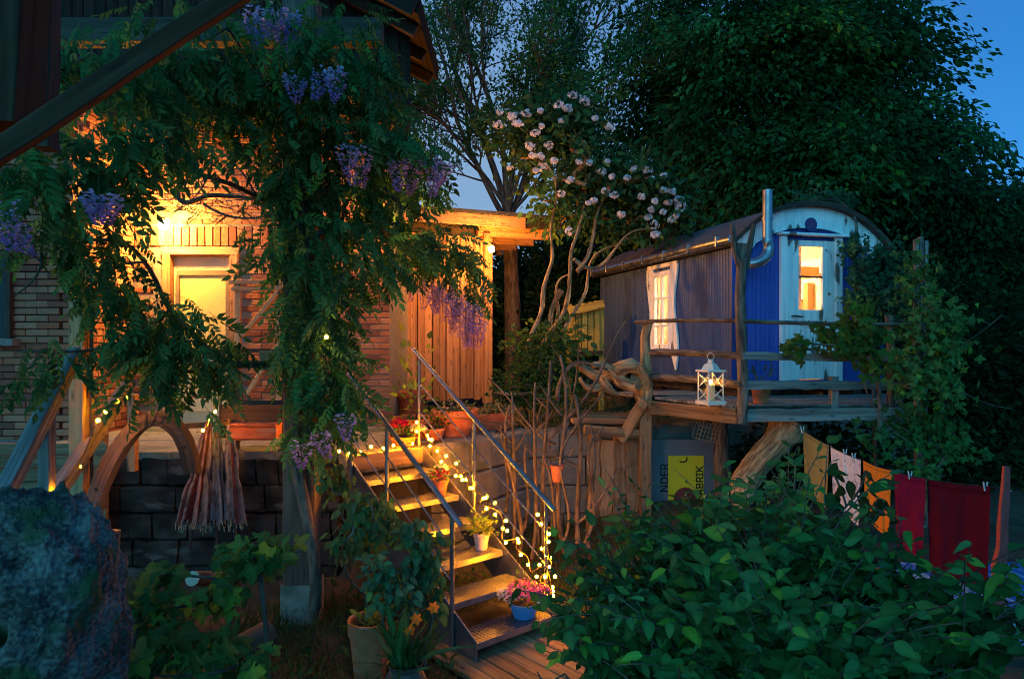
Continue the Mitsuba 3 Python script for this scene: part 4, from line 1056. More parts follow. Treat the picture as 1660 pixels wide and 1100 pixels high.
# pots in the grass left of the stairs
pot('tall terracotta pot with a thick rim in the grass left of the stairs', PZ(600, 0.02, 4.75), 0.44, 0.15)
tuft(k := thing('potted_plant', 'moss and seedlings in the tall terracotta pot in the grass', 'plant'), PZ(600, 0.40, 4.75), 0.09, 90, 0.05, YGREEN)
jk = thing('clay_jug', 'dark round clay jug at the bottom edge holding orange flowers', 'jug')
jc = PZ(657, 0.0, 4.3)
add(jk, 'body', lathe([(0, 0), (0.09, 0), (0.15, 0.10), (0.16, 0.2), (0.12, 0.29), (0.095, 0.33), (0.115, 0.37), (0.105, 0.37), (0.085, 0.33), (0.085, 0.3), (0, 0.3)], 28, jc).col((0.085, 0.055, 0.045)), 'paint', 40)
k = thing('orange_flower', 'tall orange flowers on thin stalks in the clay jug', 'plant')
for n_, (px, py) in enumerate(((664, 1021), (675, 1003), (703, 985), (650, 1012))):
    top = P(px, py, 4.25)
    if n_ == 3: continue
    add(k, 'stem', tube(smooth_path([jc + [0, 0, 0.3], jc * 0.5 + top * 0.5 + [0.02, 0, 0.08], top], 10), 0.004, 5), 'bark', True)
    hd_ = rng.random() * 3
    pet = [leaf_shape(0.62, -0.5, 0.2).scale(0.042).rot(rz(hd_ + i_ * 1.047)).rot(np.array([[1, 0, 0], [0, 0.5, -0.87], [0, 0.87, 0.5]])).move(top) for i_ in range(6)]
    add(k, 'blossom', cat(pet).col((0.75, 0.22, 0.03)), 'leaf')
n = 70
d = np.stack([rng.normal(size=n) * 0.35, rng.normal(size=n) * 0.35, np.ones(n)], 1)
foliage(k, NARROW, np.tile(jc + [0, 0, 0.3], (n, 1)) + jitter(n, 0.03), frames(d, jitter(n, 1)), rng.uniform(0.15, 0.42, n), (0.06, 0.12, 0.04))

# ------------------------------------------------------------------ fairy lights
def string_lights(label, path, bulbs, power=0.05, r=0.0145, sag=0.0):
    k = thing('fairy_light_string', label, 'fairy lights')
    path = np.asarray(path, float)
    add(k, 'cable', tube(path, 0.005, 5).col((0.16, 0.09, 0.04)), 'paint', True)
    for b in bulbs:
        bulb(k, 'bulb', b, r, power * rng.uniform(0.7, 1.3), np.array([1.0, 0.31, 0.0030]), 0.5)
    return k
pts = [SP(-0.05, 1.36, SW - 0.05)]
for s in np.linspace(0.05, 1.78, 22):
    pts.append(SP(s, tread_z(s) + 0.20 + rng.uniform(-0.07, 0.07), SW + 0.0 + rng.uniform(-.05, .06)))
for a_ in np.linspace(0, 5.2 * np.pi, 26):
    z_ = 0.30 + 0.66 * a_ / (5.2 * np.pi)
    e = SP(1.815, z_, SW + 0.03)
    pts.append(e + [0.045 * math.cos(a_), 0.045 * math.sin(a_), rng.uniform(-.02, .02)])
pth = smooth_path(pts, 240)
idx = np.concatenate([np.linspace(4, 118, 24).astype(int), np.linspace(122, 237, 22).astype(int)])
string_lights('string of warm fairy lights winding down the right stair railing', pth, pth[idx] + jitter(len(idx), 0.025), 0.10)
pts = [SP(-0.02, ZL + 0.04 + 0.02 * math.sin(i_ * 2.1), w_) for i_, w_ in enumerate(np.linspace(-0.15, SW, 16))]
pth = smooth_path(pts, 60)
string_lights('string of fairy lights along the front edge of the landing', pth, pth[4::7] + jitter(8, 0.012), 0.13)

# ------------------------------------------------------------------ left: railings, curved beam, parasols, boulder
rl = thing('ramp_railing', 'slanting weathered wooden railing nearest the boulder', 'railing')
a, b = P(-25, 862, 3.7), P(122, 572, 5.0)
add(rl, 'handrail', beam(a, b, 0.085, 0.105, n=8, rough=0.008), 'wood_grey')
for t_ in (0.62,):
    c = a * (1 - t_) + b * t_
    add(rl, 'post', beam([c[0], c[1], -0.05], [c[0], c[1], c[2] - 0.03], 0.075, 0.075, up=(0, 1, 0)), 'wood_grey')
rl = thing('ramp_railing', 'slanting wooden railing wound with fairy lights beside the orange post', 'railing')
a, b = P(78, 818, 4.6), P(205, 628, 6.1)
add(rl, 'handrail', beam(a, b, 0.08, 0.12, n=8, rough=0.008), 'wood_grey')
ra, rb = a, b
c = P(130, 800, 5.25)
add(rl, 'post', beam([c[0], c[1], -0.05], [c[0], c[1], 2.72], 0.11, 0.11, up=(0, 1, 0), n=6, rough=0.004), 'wood_larch')
add(rl, 'iron_bar', tube([[c[0] + 0.075, c[1] + 0.02, 0], [c[0] + 0.075, c[1] + 0.02, 3.0]], 0.014, 8), 'black_iron', True)
e = P(198, 690, 6.25)
add(rl, 'post', beam([e[0] + 0.1, e[1], 1.2], [e[0] + 0.1, e[1], 1.9], 0.07, 0.07, up=(0, 1, 0)), 'wood_larch')
pts = [P(128, 755, 5.1), P(120, 770, 5.0), P(148, 700, 5.3), P(159, 680, 5.5), P(171, 668, 5.6), P(190, 650, 5.8), P(208, 644, 5.9)]
pth = smooth_path([P(92, 800, 4.51), P(112, 778, 4.8), P(128, 756, 5.03), P(144, 716, 5.06), P(159, 681, 5.11), P(171, 667, 5.21), P(190, 650, 5.36), P(208, 643, 5.51), P(240, 640, 6.0)], 60)
string_lights('string of fairy lights on the wooden railing at far left', pth, [P(128, 756, 5.02), P(159, 681, 5.1), P(171, 667, 5.2), P(190, 650, 5.35), P(208, 643, 5.5), P(92, 800, 4.5)], 0.11)
arc = smooth_path([P(138, 865, 5.1), P(158, 803, 5.2), P(184, 742, 5.3), P(212, 702, 5.4), P(240, 680, 5.5), P(262, 678, 5.55), P(284, 692, 5.6), P(303, 722, 5.7), P(313, 765, 5.85)], 30)
k = thing('curved_beam', 'arched wooden beam in front of the dark stone wall', 'beam')
ms = []
w_, h_ = 0.10, 0.11
tn = np.gradient(arc, axis=0); tn /= np.linalg.norm(tn, axis=1, keepdims=True)
sd = np.cross(tn, [0, 0, 1.0]); sd = np.cross(np.tile([0, 1.0, 0], (30, 1)), tn); sd /= np.linalg.norm(sd, axis=1, keepdims=True)
V, UV, F = [], [], []
ring = [(-w_ / 2, -h_ / 2), (w_ / 2, -h_ / 2), (w_ / 2, h_ / 2), (-w_ / 2, h_ / 2), (-w_ / 2, -h_ / 2)]
ln = np.concatenate([[0], np.cumsum(np.linalg.norm(np.diff(arc, axis=0), axis=1))])
for n_ in range(30):
    for j_, (y_, z_) in enumerate(ring):
        V.append(arc[n_] + np.array([0, 1.0, 0]) * y_ + sd[n_] * z_); UV.append((ln[n_], j_ * 0.12))
for n_ in range(29):
    for j_ in range(4):
        q = n_ * 5 + j_
        F += [[q, q + 1, q + 6], [q, q + 6, q + 5]]
F += [[0, 2, 1], [0, 3, 2], [145, 146, 147], [145, 147, 148]]
V = np.array(V); V += 0.012 * (meshkit.noise(V * 8)[:, None] - 0.5)
add(k, 'rib', M(V, F, UV), 'wood_post')
for t_ in (6, 24):
    add(k, 'peg', tube([arc[t_] - [0, 0.06, 0], arc[t_] + [0, 0.06, 0]], 0.014, 8), 'wood_dark', True)
k = thing('timber_stump', 'short square timber standing beside the blue boulder', 'timber')
c = PZ(166, 0, 5.0)
add(k, 'block', beam([c[0], c[1], -0.05], [c[0], c[1], 1.0], 0.17, 0.17, up=(0.3, 1, 0), n=6, rough=0.025, ch=0.012), 'wood_brown')

def folded_parasol(label, top, bot, r, cols, seed, pleats=7):
    k = thing('folded_parasol', label, 'parasol', 'folded striped parasols hanging on the stone wall')
    top, bot = np.asarray(top, float), np.asarray(bot, float)
    ax = bot - top; L = np.linalg.norm(ax); ax = ax / L
    a = unit(np.cross(ax, [0, 1, 0])); b = np.cross(ax, a)
    nth, nl = pleats * 8, 26
    th = np.linspace(0, 2 * np.pi, nth + 1)
    V, C = [], []
    r_ = np.random.default_rng(seed)
    ph = r_.random(3) * 6
    for i_ in range(nl):
        t = i_ / (nl - 1)
        rr = r * (0.30 + 0.70 * t ** 0.8) * (1 - 0.25 * np.exp(-((t - 0.55) / 0.08) ** 2))
        f = 1 + 0.38 * np.cos(th * pleats + 1.5 * t + ph[0]) * min(1, t * 3) + 0.08 * np.sin(th * 2 + 5 * t + ph[1])
        zz = L * t + (0.03 * np.cos(th * pleats + ph[0]) if i_ == nl - 1 else 0)
        for j_ in range(nth + 1):
            V.append(top + ax * (zz if np.isscalar(zz) else zz[j_]) + (a * math.cos(th[j_]) + b * math.sin(th[j_])) * rr * f[j_])
            st_ = int(j_ / 8 * 2.0 + 0.5) % len(cols)
            C.append(cols[st_])
    F = []
    for i_ in range(nl - 1):
        for j_ in range(nth):
            q = i_ * (nth + 1) + j_
            F += [[q, q + 1, q + nth + 2], [q, q + nth + 2, q + nth + 1]]
    C = np.array(C); V = np.array(V)
    C = C * (0.75 + 0.5 * meshkit.noise(V * 25)[:, None])
    wear = np.clip((meshkit.noise(V * [38, 38, 16] + 9) - 0.55) * 5, 0, 1)[:, None]
    C = C * (1 - 0.75 * wear) + np.array([0.035, 0.025, 0.025]) * 0.75 * wear
    add(k, 'canopy', M(V, F, None, C), 'cloth', True)
    fr = []
    e0 = (nl - 1) * (nth + 1)
    for j_ in range(0, nth, 2):
        p = V[e0 + j_]
        fr.append(beam(p, p + ax * r_.uniform(0.03, 0.06) + r_.normal(size=3) * 0.006, 0.008, 0.003, up=(0.2, 1, 0)))
    add(k, 'fringe', cat(fr).col((0.42, 0.34, 0.20)), 'cloth', kind='stuff')
    add(k, 'pole', tube([top - ax * 0.06, bot + ax * 0.22], 0.014, 8), 'wood_dark', True)
RED, CRM, BLU = (0.105, 0.034, 0.036), (0.25, 0.225, 0.205), (0.11, 0.14, 0.18)
folded_parasol('left striped folded parasol leaning on the stone wall', P(338, 684, 6.45), P(313, 848, 6.15), 0.105, [RED, CRM, RED, (0.33, 0.20, 0.17)], 1, 8)
folded_parasol('pale blue folded parasol hanging between two striped ones', P(352, 684, 6.5), P(352, 846, 6.25), 0.065, [BLU, CRM, BLU, BLU], 2, 5)
folded_parasol('right narrow folded parasol with pale and red folds', P(372, 688, 6.5), P(381, 846, 6.25), 0.075, [CRM, BLU, RED, CRM], 3, 6)
pth = smooth_path([P(345, 655, 6.4), P(349, 668, 6.38), P(341, 682, 6.3), P(328, 697, 6.2), P(318, 700, 6.2)], 20)
string_lights('short string of fairy lights over the folded parasols', pth, [P(349, 667, 6.33), P(340, 681, 6.25), P(329, 697, 6.15)], 0.10)
k = thing('parasol_rail', 'wooden bar from which the folded parasols hang', 'wooden bar')
add(k, 'bar', beam(P(300, 690, 6.55), P(400, 684, 6.6), 0.06, 0.05), 'wood_dark')

# trough and box on the wall, railing, trellis
k = thing('wooden_trough', 'dark wooden trough standing on the stone wall', 'trough')
a, b = P(366, 680, 6.75), P(462, 680, 6.75)
for dy in (-0.14, 0.14):
    add(k, 'side_board', beam(a + [0, dy, 0.0], b + [0, dy, 0.0], 0.03, 0.32, n=3, rough=0.01), 'wood_dark')
for c in (a, b):
    add(k, 'end_board', beam(c + [0, -0.12, 0], c + [0, 0.12, 0], 0.03, 0.31), 'wood_dark')
add(k, 'earth', beam(a + [0.03, 0, 0.08], b + [-0.03, 0, 0.08], 0.24, 0.05).col((0.03, 0.022, 0.016)), 'matt')
k = thing('clay_trough', 'reddish clay trough under the dark wooden one', 'trough')
a, b = P(378, 700, 6.52), P(452, 700, 6.52)
add(k, 'body', beam(a, b, 0.16, 0.14, ch=0.02), 'terracotta')
add(k, 'rim', beam(a + [0, 0, 0.075], b + [0, 0, 0.075], 0.19, 0.03, ch=0.01), 'terracotta')
tr = thing('terrace_railing', 'dark thin terrace railing with a green planter hanging on it', 'railing')
for py in (568, 650):
    add(tr, 'rail', beam(P(372, py, 6.9), P(474, py + 1, 6.9), 0.035, 0.035), 'wood_dark')
for px in (384, 462):
    add(tr, 'post', beam(P(px, 560, 6.93), PZ(px, 1.28, 6.93), 0.05, 0.05, up=(0, 1, 0)), 'wood_dark')
k = thing('hanging_planter', 'dark green planter box hanging on the terrace railing', 'planter')
c = P(440, 583, 6.8)
add(k, 'body', prism([(-0.10, 0.09), (0.10, 0.09), (0.08, -0.10), (-0.08, -0.10)], 0.14, c + [0, 0.07, 0], X3, Z3, -Y3).col((0.02, 0.075, 0.045)), 'paint')
add(k, 'hook', tube(smooth_path([c + [0, 0.0, 0.08], c + [0, 0.06, 0.13], c + [0, 0.12, 0.1]], 6), 0.006, 5), 'black_iron', True)
tl = thing('trellis', 'lamp lit wooden trellis on the house wall right of the door', 'trellis')
for px in (386, 452):
    add(tl, 'upright', beam(P(px, 452, 8.45), PZ(px, 1.29, 8.45), 0.075, 0.05, up=(0, 1, 0)), 'wood_larch')
for (x0, x1, py) in ((372, 470, 457), (376, 470, 468), (376, 464, 592)):
    add(tl, 'cross_bar', beam(P(x0, py, 8.42), P(x1, py, 8.42), 0.05, 0.05), 'wood_larch')
add(tl, 'brace', beam(P(452, 472, 8.41), P(392, 545, 8.41), 0.06, 0.05), 'wood_larch')
add(tl, 'brace', beam(P(400, 640, 8.40), P(450, 560, 8.40), 0.06, 0.05), 'wood_larch')

# boulder
bm_ = trimesh.creation.icosphere(7)
v = np.array(bm_.vertices)
def bn(f, o):
    return meshkit.noise(v * f + o) - 0.5
hole = np.exp(-(((v - unit([-0.28, -0.95, 0.42])) * [1, 1, 1.6]) ** 2).sum(1) / 0.035)
ridge = 0.5 - np.abs(bn(6.0, 3)) * 2
v = v * (1 + 0.34 * bn(1.6, 5) + 0.20 * bn(4.5, 9) + 0.07 * ridge + 0.06 * bn(13, 0) + 0.022 * bn(31, 2) + 0.016 * bn(66, 4) + 0.006 * bn(130, 7) - 0.55 * hole)[:, None]
bc = P(58, 1060, 2.75)
single('boulder', 'big rough mossy boulder, blue in the dusk, in the lower left corner', 'boulder', M(v * [0.33, 0.36, 0.64] @ rz(0.4).T + bc, bm_.faces), 'mossy_stone', True)
k = thing('cut_log', 'log end with a pale sawn face among the grape leaves', 'log')
a = P(312, 937, 4.3)
lg = unit([0.12, 1, -0.35])
add(k, 'stem', tube([a + lg * 0.004, a + lg * 0.6], 0.047, 14, rough=0.08), 'bark', True)
add(k, 'sawn_face', tube([a - lg * 0.004, a + lg * 0.006], 0.046, 18).col((0.50, 0.40, 0.28)), 'matt')
k = thing('cut_log', 'dark log lying behind the grape vine at lower left', 'log')
add(k, 'stem', tube([PZ(340, 0.20, 4.6), PZ(440, 0.30, 4.9)], 0.10, 14, rough=0.1), 'wood_dark', True)

# foreground timber frame, upper left
k = thing('timber_canopy', 'dark foreground timber canopy with post and slanting brace at upper left', 'canopy')
add(k, 'brace', beam(P(-60, 285, 2.3), P(430, -40, 2.75), 0.075, 0.07, n=10, rough=0.012), 'wood_canopy')
add(k, 'post', beam(P(28, -80, 2.6), P(12, 206, 2.6), 0.17, 0.17, up=(0, 1, 0), n=8, rough=0.02), 'wood_canopy')
add(k, 'header', beam(P(-300, -95, 2.6), P(900, -95, 2.8), 0.2, 0.2), 'wood_dark')
add(k, 'side_post', beam(P(78, -60, 3.0), P(72, 240, 3.0), 0.08, 0.08, up=(0, 1, 0), n=5, rough=0.02), 'wood_dark')

# ------------------------------------------------------------------ right: sticks, driftwood, fence panel
def stick(label, pts, r0, r1, group='bare sticks in the brushwood beside the stairs', mat='bark', forks=()):
    k = thing('bare_branch', label, 'branch', group)
    sm = smooth_path(pts, 5 * len(pts))
    add(k, 'stem', tube(sm, np.linspace(r0, r1, len(sm)), 8, rough=0.18), mat, True)
    for f in forks:
        sm = smooth_path(f, 4 * len(f))
        add(k, 'fork', tube(sm, np.linspace(r1 * 1.1, r1 * 0.5, len(sm)), 6, rough=0.18), mat, True)
ORD = ['first', 'second', 'third', 'fourth', 'fifth', 'sixth', 'seventh', 'eighth', 'ninth', 'tenth', 'eleventh', 'twelfth', 'thirteenth', 'fourteenth']
def up_stick(no, px0, px1, py0, py1, d, r, forks=()):
    a, b = P(px0, py0, d), P(px1, py1, d + rng.uniform(-.1, .1))
    m1 = a * 0.65 + b * 0.35 + rng.normal(size=3) * [0.03, 0.03, 0]
    m2 = a * 0.3 + b * 0.7 + rng.normal(size=3) * [0.05, 0.04, 0]
    fk_ = []
    for (t_, dx, dy) in forks:
        o = a * (1 - t_) + b * t_
        fk_.append([o, o + np.array([dx * 0.5, 0.02, dy * 0.45]) * d / FOC, o + np.array([dx, -0.03, dy]) * d / FOC])
    stick(f'bare upright stick, {ORD[no]} from the left in the brushwood beside the stairs', [a, m1, m2, b], r, r * 0.55, forks=fk_)
for no, spec in enumerate(sorted(((834, 830, 880, 640, 6.9, .022, [(0.8, -28, 40), (0.6, 25, 45)]), (862, 868, 905, 620, 6.8, .02, [(0.7, 30, 40)]), (884, 893, 905, 585, 7.0, .024, [(0.6, 40, 50), (0.75, -30, 30)]),
             (918, 908, 900, 575, 6.8, .026, [(0.55, 38, 62), (0.7, -34, 48)]), (937, 932, 880, 640, 6.9, .03, [(0.9, 30, 40), (0.8, 50, 60)]), (948, 965, 880, 700, 6.7, .018, [(0.9, 20, 18)]),
             (955, 957, 890, 690, 6.8, .026, [(0.85, 22, 30)]), (900, 880, 860, 735, 6.7, .015, []), (872, 880, 905, 650, 7.2, .016, [(0.6, -25, 40)]), (912, 925, 880, 705, 6.6, .016, [(0.8, 14, 26)]),
             (848, 852, 860, 720, 7.1, .018, []), (820, 812, 830, 690, 7.2, .016, [(0.7, -20, 24)]), (895, 938, 860, 560, 7.3, .017, [(0.5, 30, 20)]), (842, 826, 900, 655, 6.7, .02, [(0.75, -25, 25)])), key=lambda t_: t_[0])):
    up_stick(no, *spec)
stick('long bare branch slanting up in front of the wagon side', [P(900, 700, 7.0), P(945, 650, 7.0), P(975, 600, 7.0), P(990, 565, 7.05), P(1024, 510, 7.1)], 0.02, 0.009)
stick('thin bare branch slanting over the slab wall', [P(940, 845, 6.6), P(968, 815, 6.6), P(988, 785, 6.65), P(1008, 755, 6.7)], 0.014, 0.006)
stick('bare branch leaning left towards the garden table', [P(900, 720, 7.0), P(860, 690, 7.1), P(828, 650, 7.2), P(790, 612, 7.3)], 0.016, 0.007)
stick('curved silvery branch arching over the driftwood', [P(905, 650, 7.2), P(912, 610, 7.2), P(935, 587, 7.2), P(965, 592, 7.2), P(985, 598, 7.2)], 0.024, 0.014)
tw = []
for n_ in range(26):
    a = P(rng.uniform(825, 965), rng.uniform(630, 770), rng.uniform(6.9, 7.4)); v_ = rng.normal(size=3) * [0.3, 0.15, 0.2] + [0, 0, 0.15]
    tw.append(tube(smooth_path([a, a + v_ * 0.5 + jitter(1, 0.03)[0], a + v_], 8), np.linspace(0.008, 0.003, 8), 5))
add(None, 'dry_twigs', cat(tw), 'bark', True, kind='stuff')
# hanging clay pot
k = thing('hanging_clay_pot', 'tiny clay pot hanging upside down on a bare stick', 'flower pot')
c = P(903, 780, 6.62)
add(k, 'body', lathe([(0, 0), (0.042, 0), (0.062, 0.13), (0.068, 0.13), (0.068, 0.16), (0.058, 0.16), (0.05, 0.12), (0, 0.11)], 20, c), 'terracotta', 40)
add(k, 'wire', tube([c + [-0.1, 0, 0.17], c + [0.1, 0, 0.18]], 0.003, 5), 'zinc', True)
# driftwood root
def gnarl(pts, r, mat='bark_warm'):
    sm = smooth_path(pts, 18)
    return tube(sm, np.interp(np.linspace(0, 1, 18), np.linspace(0, 1, len(r)), r), 10, rough=0.35)
k = thing('driftwood_root', 'gnarled orange driftwood root resting beside the balcony post', 'driftwood')
for pts, r in (([(1040, 600), (1005, 598), (975, 610), (950, 600), (935, 590)], (.08, .09, .07, .05, .03)), ([(1035, 625), (1015, 622), (990, 600), (960, 592)], (.07, .08, .06, .03)), ([(1000, 605), (975, 625), (955, 628), (940, 612)], (.06, .06, .045, .02)),
               ([(1030, 610), (1038, 640), (1042, 655)], (.06, .07, .05)), ([(975, 612), (990, 632), (1002, 640)], (.05, .05, .02)), ([(1035, 590), (1046, 625), (1044, 640)], (.05, .08, .07))):
    add(k, 'limb', gnarl([P(x, y, 8.0 + 0.12 * math.sin(x)) for x, y in pts], r), 'bark_warm', True)
# fence panel behind, yellow lamplight painted into its wood colour
k = thing('fence_panel', 'plank panel left of the wagon, yellow light put into its wood colour', 'fence')
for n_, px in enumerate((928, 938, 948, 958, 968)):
    add(k, 'plank', beam(PZ(px, 2.15, 10.6), PZ(px, 2.92 + 0.02 * n_, 10.6), 0.085, 0.03, up=(0, 1, 0), n=3, rough=0.01), 'wood_lit_yellow')
add(k, 'top_rail', beam(P(920, 506, 10.52), P(979, 492, 10.52), 0.05, 0.12), 'wood_lit_yellow')
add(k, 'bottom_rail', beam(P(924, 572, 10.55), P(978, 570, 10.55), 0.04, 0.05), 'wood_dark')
add(k, 'post', beam(PZ(923, 1.3, 10.65), PZ(923, 2.95, 10.65), 0.08, 0.08, up=(0, 1, 0)), 'wood_lit_yellow')
add(k, 'post', beam(PZ(975, 1.3, 10.65), PZ(975, 2.95, 10.65), 0.08, 0.08, up=(0, 1, 0)), 'wood_lit_yellow')

# ------------------------------------------------------------------ sign under the balcony
k = thing('sign_board', 'dark board with a yellow poster and black lettering under the balcony', 'sign')
sd_ = 8.55
def sgn(px, py, off=0.0):
    return P(px, py, sd_ - off)
a, b = sgn(1056, 815), sgn(1162, 712)
add(k, 'board', box([(a[0] + b[0]) / 2, sd_ + 0.02, (a[2] + b[2]) / 2 - 0.15], [b[0] - a[0], 0.03, b[2] - a[2] + 0.3]).col((0.13, 0.14, 0.16)), 'paint')
a, b = sgn(1083, 850), sgn(1141, 738)
add(k, 'poster', box([(a[0] + b[0]) / 2, sd_ - 0.001, (a[2] + b[2]) / 2], [b[0] - a[0], 0.006, b[2] - a[2]], ch=0.001).col((0.62, 0.50, 0.01)), 'paint')
dc = sgn(1111, 808)
add(k, 'emblem', lathe([(0, 0), (0.145, 0), (0.145, 0.004), (0, 0.004)], 32).rot(np.stack([X3, Z3, -Y3], 1)).move([dc[0], sd_ - 0.0045, dc[2]]).col((0.16, 0.025, 0.02)), 'paint')
for t_, (ox, oz, ang) in enumerate(((0.0, 0.055, 0.9), (-0.035, 0.01, -0.6), (0.04, 0.02, 0.3), (0.0, -0.01, 1.8))):
    dv = np.array([math.cos(ang), 0, math.sin(ang)])
    o = np.array([dc[0] + ox, sd_ - 0.010, dc[2] + oz])
    add(k + '__emblem', 'stroke', beam(o - dv * 0.026, o + dv * 0.026, 0.003, 0.012, up=np.cross(dv, Y3), ch=0.0005).col((0.5, 0.42, 0.05)), 'paint')
def up_text(txt, px, py_bottom, h, y):
    m = meshkit.text_mesh(txt, h, 0.003, True)
    v = np.array(m.vertices)
    o = sgn(px, py_bottom)
    return M(np.stack([o[0] - v[:, 1], np.full(len(v), y) - v[:, 2], o[2] + v[:, 0]], 1), m.faces).col((0.008, 0.008, 0.01))
add(k, 'lettering', up_text('NDER', 1083.5, 798, 0.098, sd_ + 0.003), 'paint')
add(k, 'lettering', up_text('FABRIK', 1139.5, 812, 0.088, sd_ - 0.005), 'paint')
o = sgn(1106, 744)
add(k, 'hook_mark', tube(smooth_path([o + [0.05, -0.006, 0.03], o + [0.045, -0.006, -0.02], o + [0.01, -0.006, -0.035], o + [-0.035, -0.006, -0.02]], 10), 0.009, 6).col((0.008, 0.008, 0.01)), 'paint', True)
k = thing('wire_basket', 'small wire basket hanging under the balcony', 'basket')
c = P(1146, 700, 7.7)
Rb = rz(0.3) @ np.array([[0.95, 0, 0.3], [0, 1, 0], [-0.3, 0, 0.95]])
wires = []
for t_ in np.linspace(-0.12, 0.12, 6):
    wires += [tube((np.array([[t_, -0.07, -0.1], [t_, -0.07, 0.1]]) @ Rb.T) + c, 0.003, 5), tube((np.array([[t_, 0.07, -0.1], [t_, 0.07, 0.1]]) @ Rb.T) + c, 0.003, 5)]
for t_ in np.linspace(-0.1, 0.1, 5):
    wires += [tube((np.array([[-0.12, -0.07, t_], [0.12, -0.07, t_], [0.12, 0.07, t_], [-0.12, 0.07, t_], [-0.12, -0.07, t_]]) @ Rb.T) + c, 0.003, 5)]
add(k, 'mesh', cat(wires).col((0.25, 0.2, 0.14)), 'paint', True)
add(k, 'cord', tube([c + [0, 0, 0.09], [c[0], c[1], 1.62]], 0.003, 5), 'black_iron', True)

# ------------------------------------------------------------------ lantern and pot on the balcony
k = thing('lantern', 'white metal lantern with a lit candle on the balcony deck', 'lantern')
lc = P(1152, 655, 7.0); lc[2] = 1.735
Rl = rz(0.35); hw_, hh_ = 0.088, 0.30
def LB(p, q_, w_):
    return beam(lc + Rl @ np.array(p), lc + Rl @ np.array(q_), w_, w_, ch=0.002).col((0.66, 0.60, 0.48))  # white frame coloured cream, candle warmth put into the paint
add(k, 'base', box(lc + [0, 0, 0.02], [0.22, 0.22, 0.035], Rl).col((0.66, 0.60, 0.48)), 'paint')
add(k, 'cap', box(lc + [0, 0, hh_ + 0.045], [0.22, 0.22, 0.02], Rl).col((0.66, 0.60, 0.48)), 'paint')
for sx in (-1, 1):
    for sy in (-1, 1):
        add(k, 'corner_bar', LB([sx * hw_, sy * hw_, 0.035], [sx * hw_, sy * hw_, hh_ + 0.04], 0.012), 'paint')
        add(k, 'foot', ball(lc + Rl @ np.array([sx * hw_, sy * hw_, 0.0]), 0.014, 1).col((0.66, 0.60, 0.48)), 'paint')
for s_ in ((0, -1), (-1, 0), (1, 0), (0, 1)):
    pr_ = (lambda u_, z_: [u_, s_[1] * hw_, z_]) if s_[0] == 0 else (lambda u_, z_: [s_[0] * hw_, u_, z_])
    zq = [0.04, 0.04 + 0.13, 0.04 + 0.28]
    add(k, 'cross_lattice', cat([LB(pr_(-hw_, zq[0]), pr_(hw_, zq[1]), 0.006), LB(pr_(hw_, zq[0]), pr_(-hw_, zq[1]), 0.006), LB(pr_(-hw_, zq[1]), pr_(hw_, zq[2]), 0.006), LB(pr_(hw_, zq[1]), pr_(-hw_, zq[2]), 0.006)]), 'paint')
add(k, 'roof', lathe([(0.10, 0), (0.06, 0.06), (0.03, 0.07), (0.03, 0.10), (0, 0.105)], 4, lc + [0, 0, hh_ + 0.055]).col((0.66, 0.60, 0.48)), 'paint')
add(k, 'ring', tube(np.array([lc + [0.035 * math.cos(t_), 0, hh_ + 0.19 + 0.035 * math.sin(t_)] for t_ in np.linspace(0, 2 * np.pi, 16)]), 0.004, 5).col((0.66, 0.60, 0.48)), 'paint', True)
cd = add(k, 'candle', lathe([(0, 0), (0.042, 0), (0.042, 0.16), (0.035, 0.165), (0, 0.16)], 20, lc + [0, 0, 0.04]).col((0.72, 0.46, 0.20)), 'paint', 40)  # orange glow of the lit wax is put into its colour
bulb(cd, 'flame', lc + [0, 0, 0.235], 0.016, 0.13, np.array([1.0, 0.43, 0.08]), 3)
pot('terracotta pot standing on the balcony behind the lowest rail', [PZ(1234, 0, 7.15)[0], 7.15, 1.735], 0.22, 0.11)
kk = thing('potted_plant', 'spiky green seedling in the balcony pot', 'plant')
tuft(kk, np.array([PZ(1234, 0, 7.15)[0], 7.15, 1.95]), 0.08, 30, 0.12, GREEN, NARROW, 1.2)
k = thing('split_post', 'grey split post rising behind the ivy right of the wagon', 'post')
a = P(1487, 520, 7.4)
for ox, top in ((-0.04, 388), (0.0, 384), (0.04, 390)):
    t_ = P(1492, top, 7.4)
    add(k, 'stave', beam([t_[0] + ox, 7.4, 0.3], [t_[0] + ox * 1.3, 7.4, t_[2]], 0.036, 0.06, up=(0, 1, 0), n=6, rough=0.015), 'wood_grey')

# ------------------------------------------------------------------ washing line
lp = [(1283, 686, 6.9), (1301, 697, 6.7), (1345, 723, 6.3), (1397, 746, 5.9), (1446, 763, 5.6), (1500, 776, 5.3), (1605, 789, 4.85), (1632, 792, 4.75)]
line = np.array([P(*p) for p in lp])
lx = np.array([p[0] for p in lp], float)
def on_line(px):
    return np.array([np.interp(px, lx, line[:, c]) for c in range(3)])
k = thing('washing_line', 'thin washing line sagging from the balcony to the red post', 'washing line')
add(k, 'cord', tube(smooth_path(line, 40), 0.004, 5), 'black_iron', True)
for px in (1370, 1384, 1475, 1597, 1300):
    p = on_line(px)
    add(k, 'clothes_peg', cat([beam(p + [0.006, -0.008, -0.03], p + [0.016, -0.006, 0.035], 0.008, 0.010), beam(p + [-0.004, -0.008, -0.03], p + [-0.014, -0.006, 0.035], 0.008, 0.010)]).col((0.45, 0.5, 0.5)), 'paint')
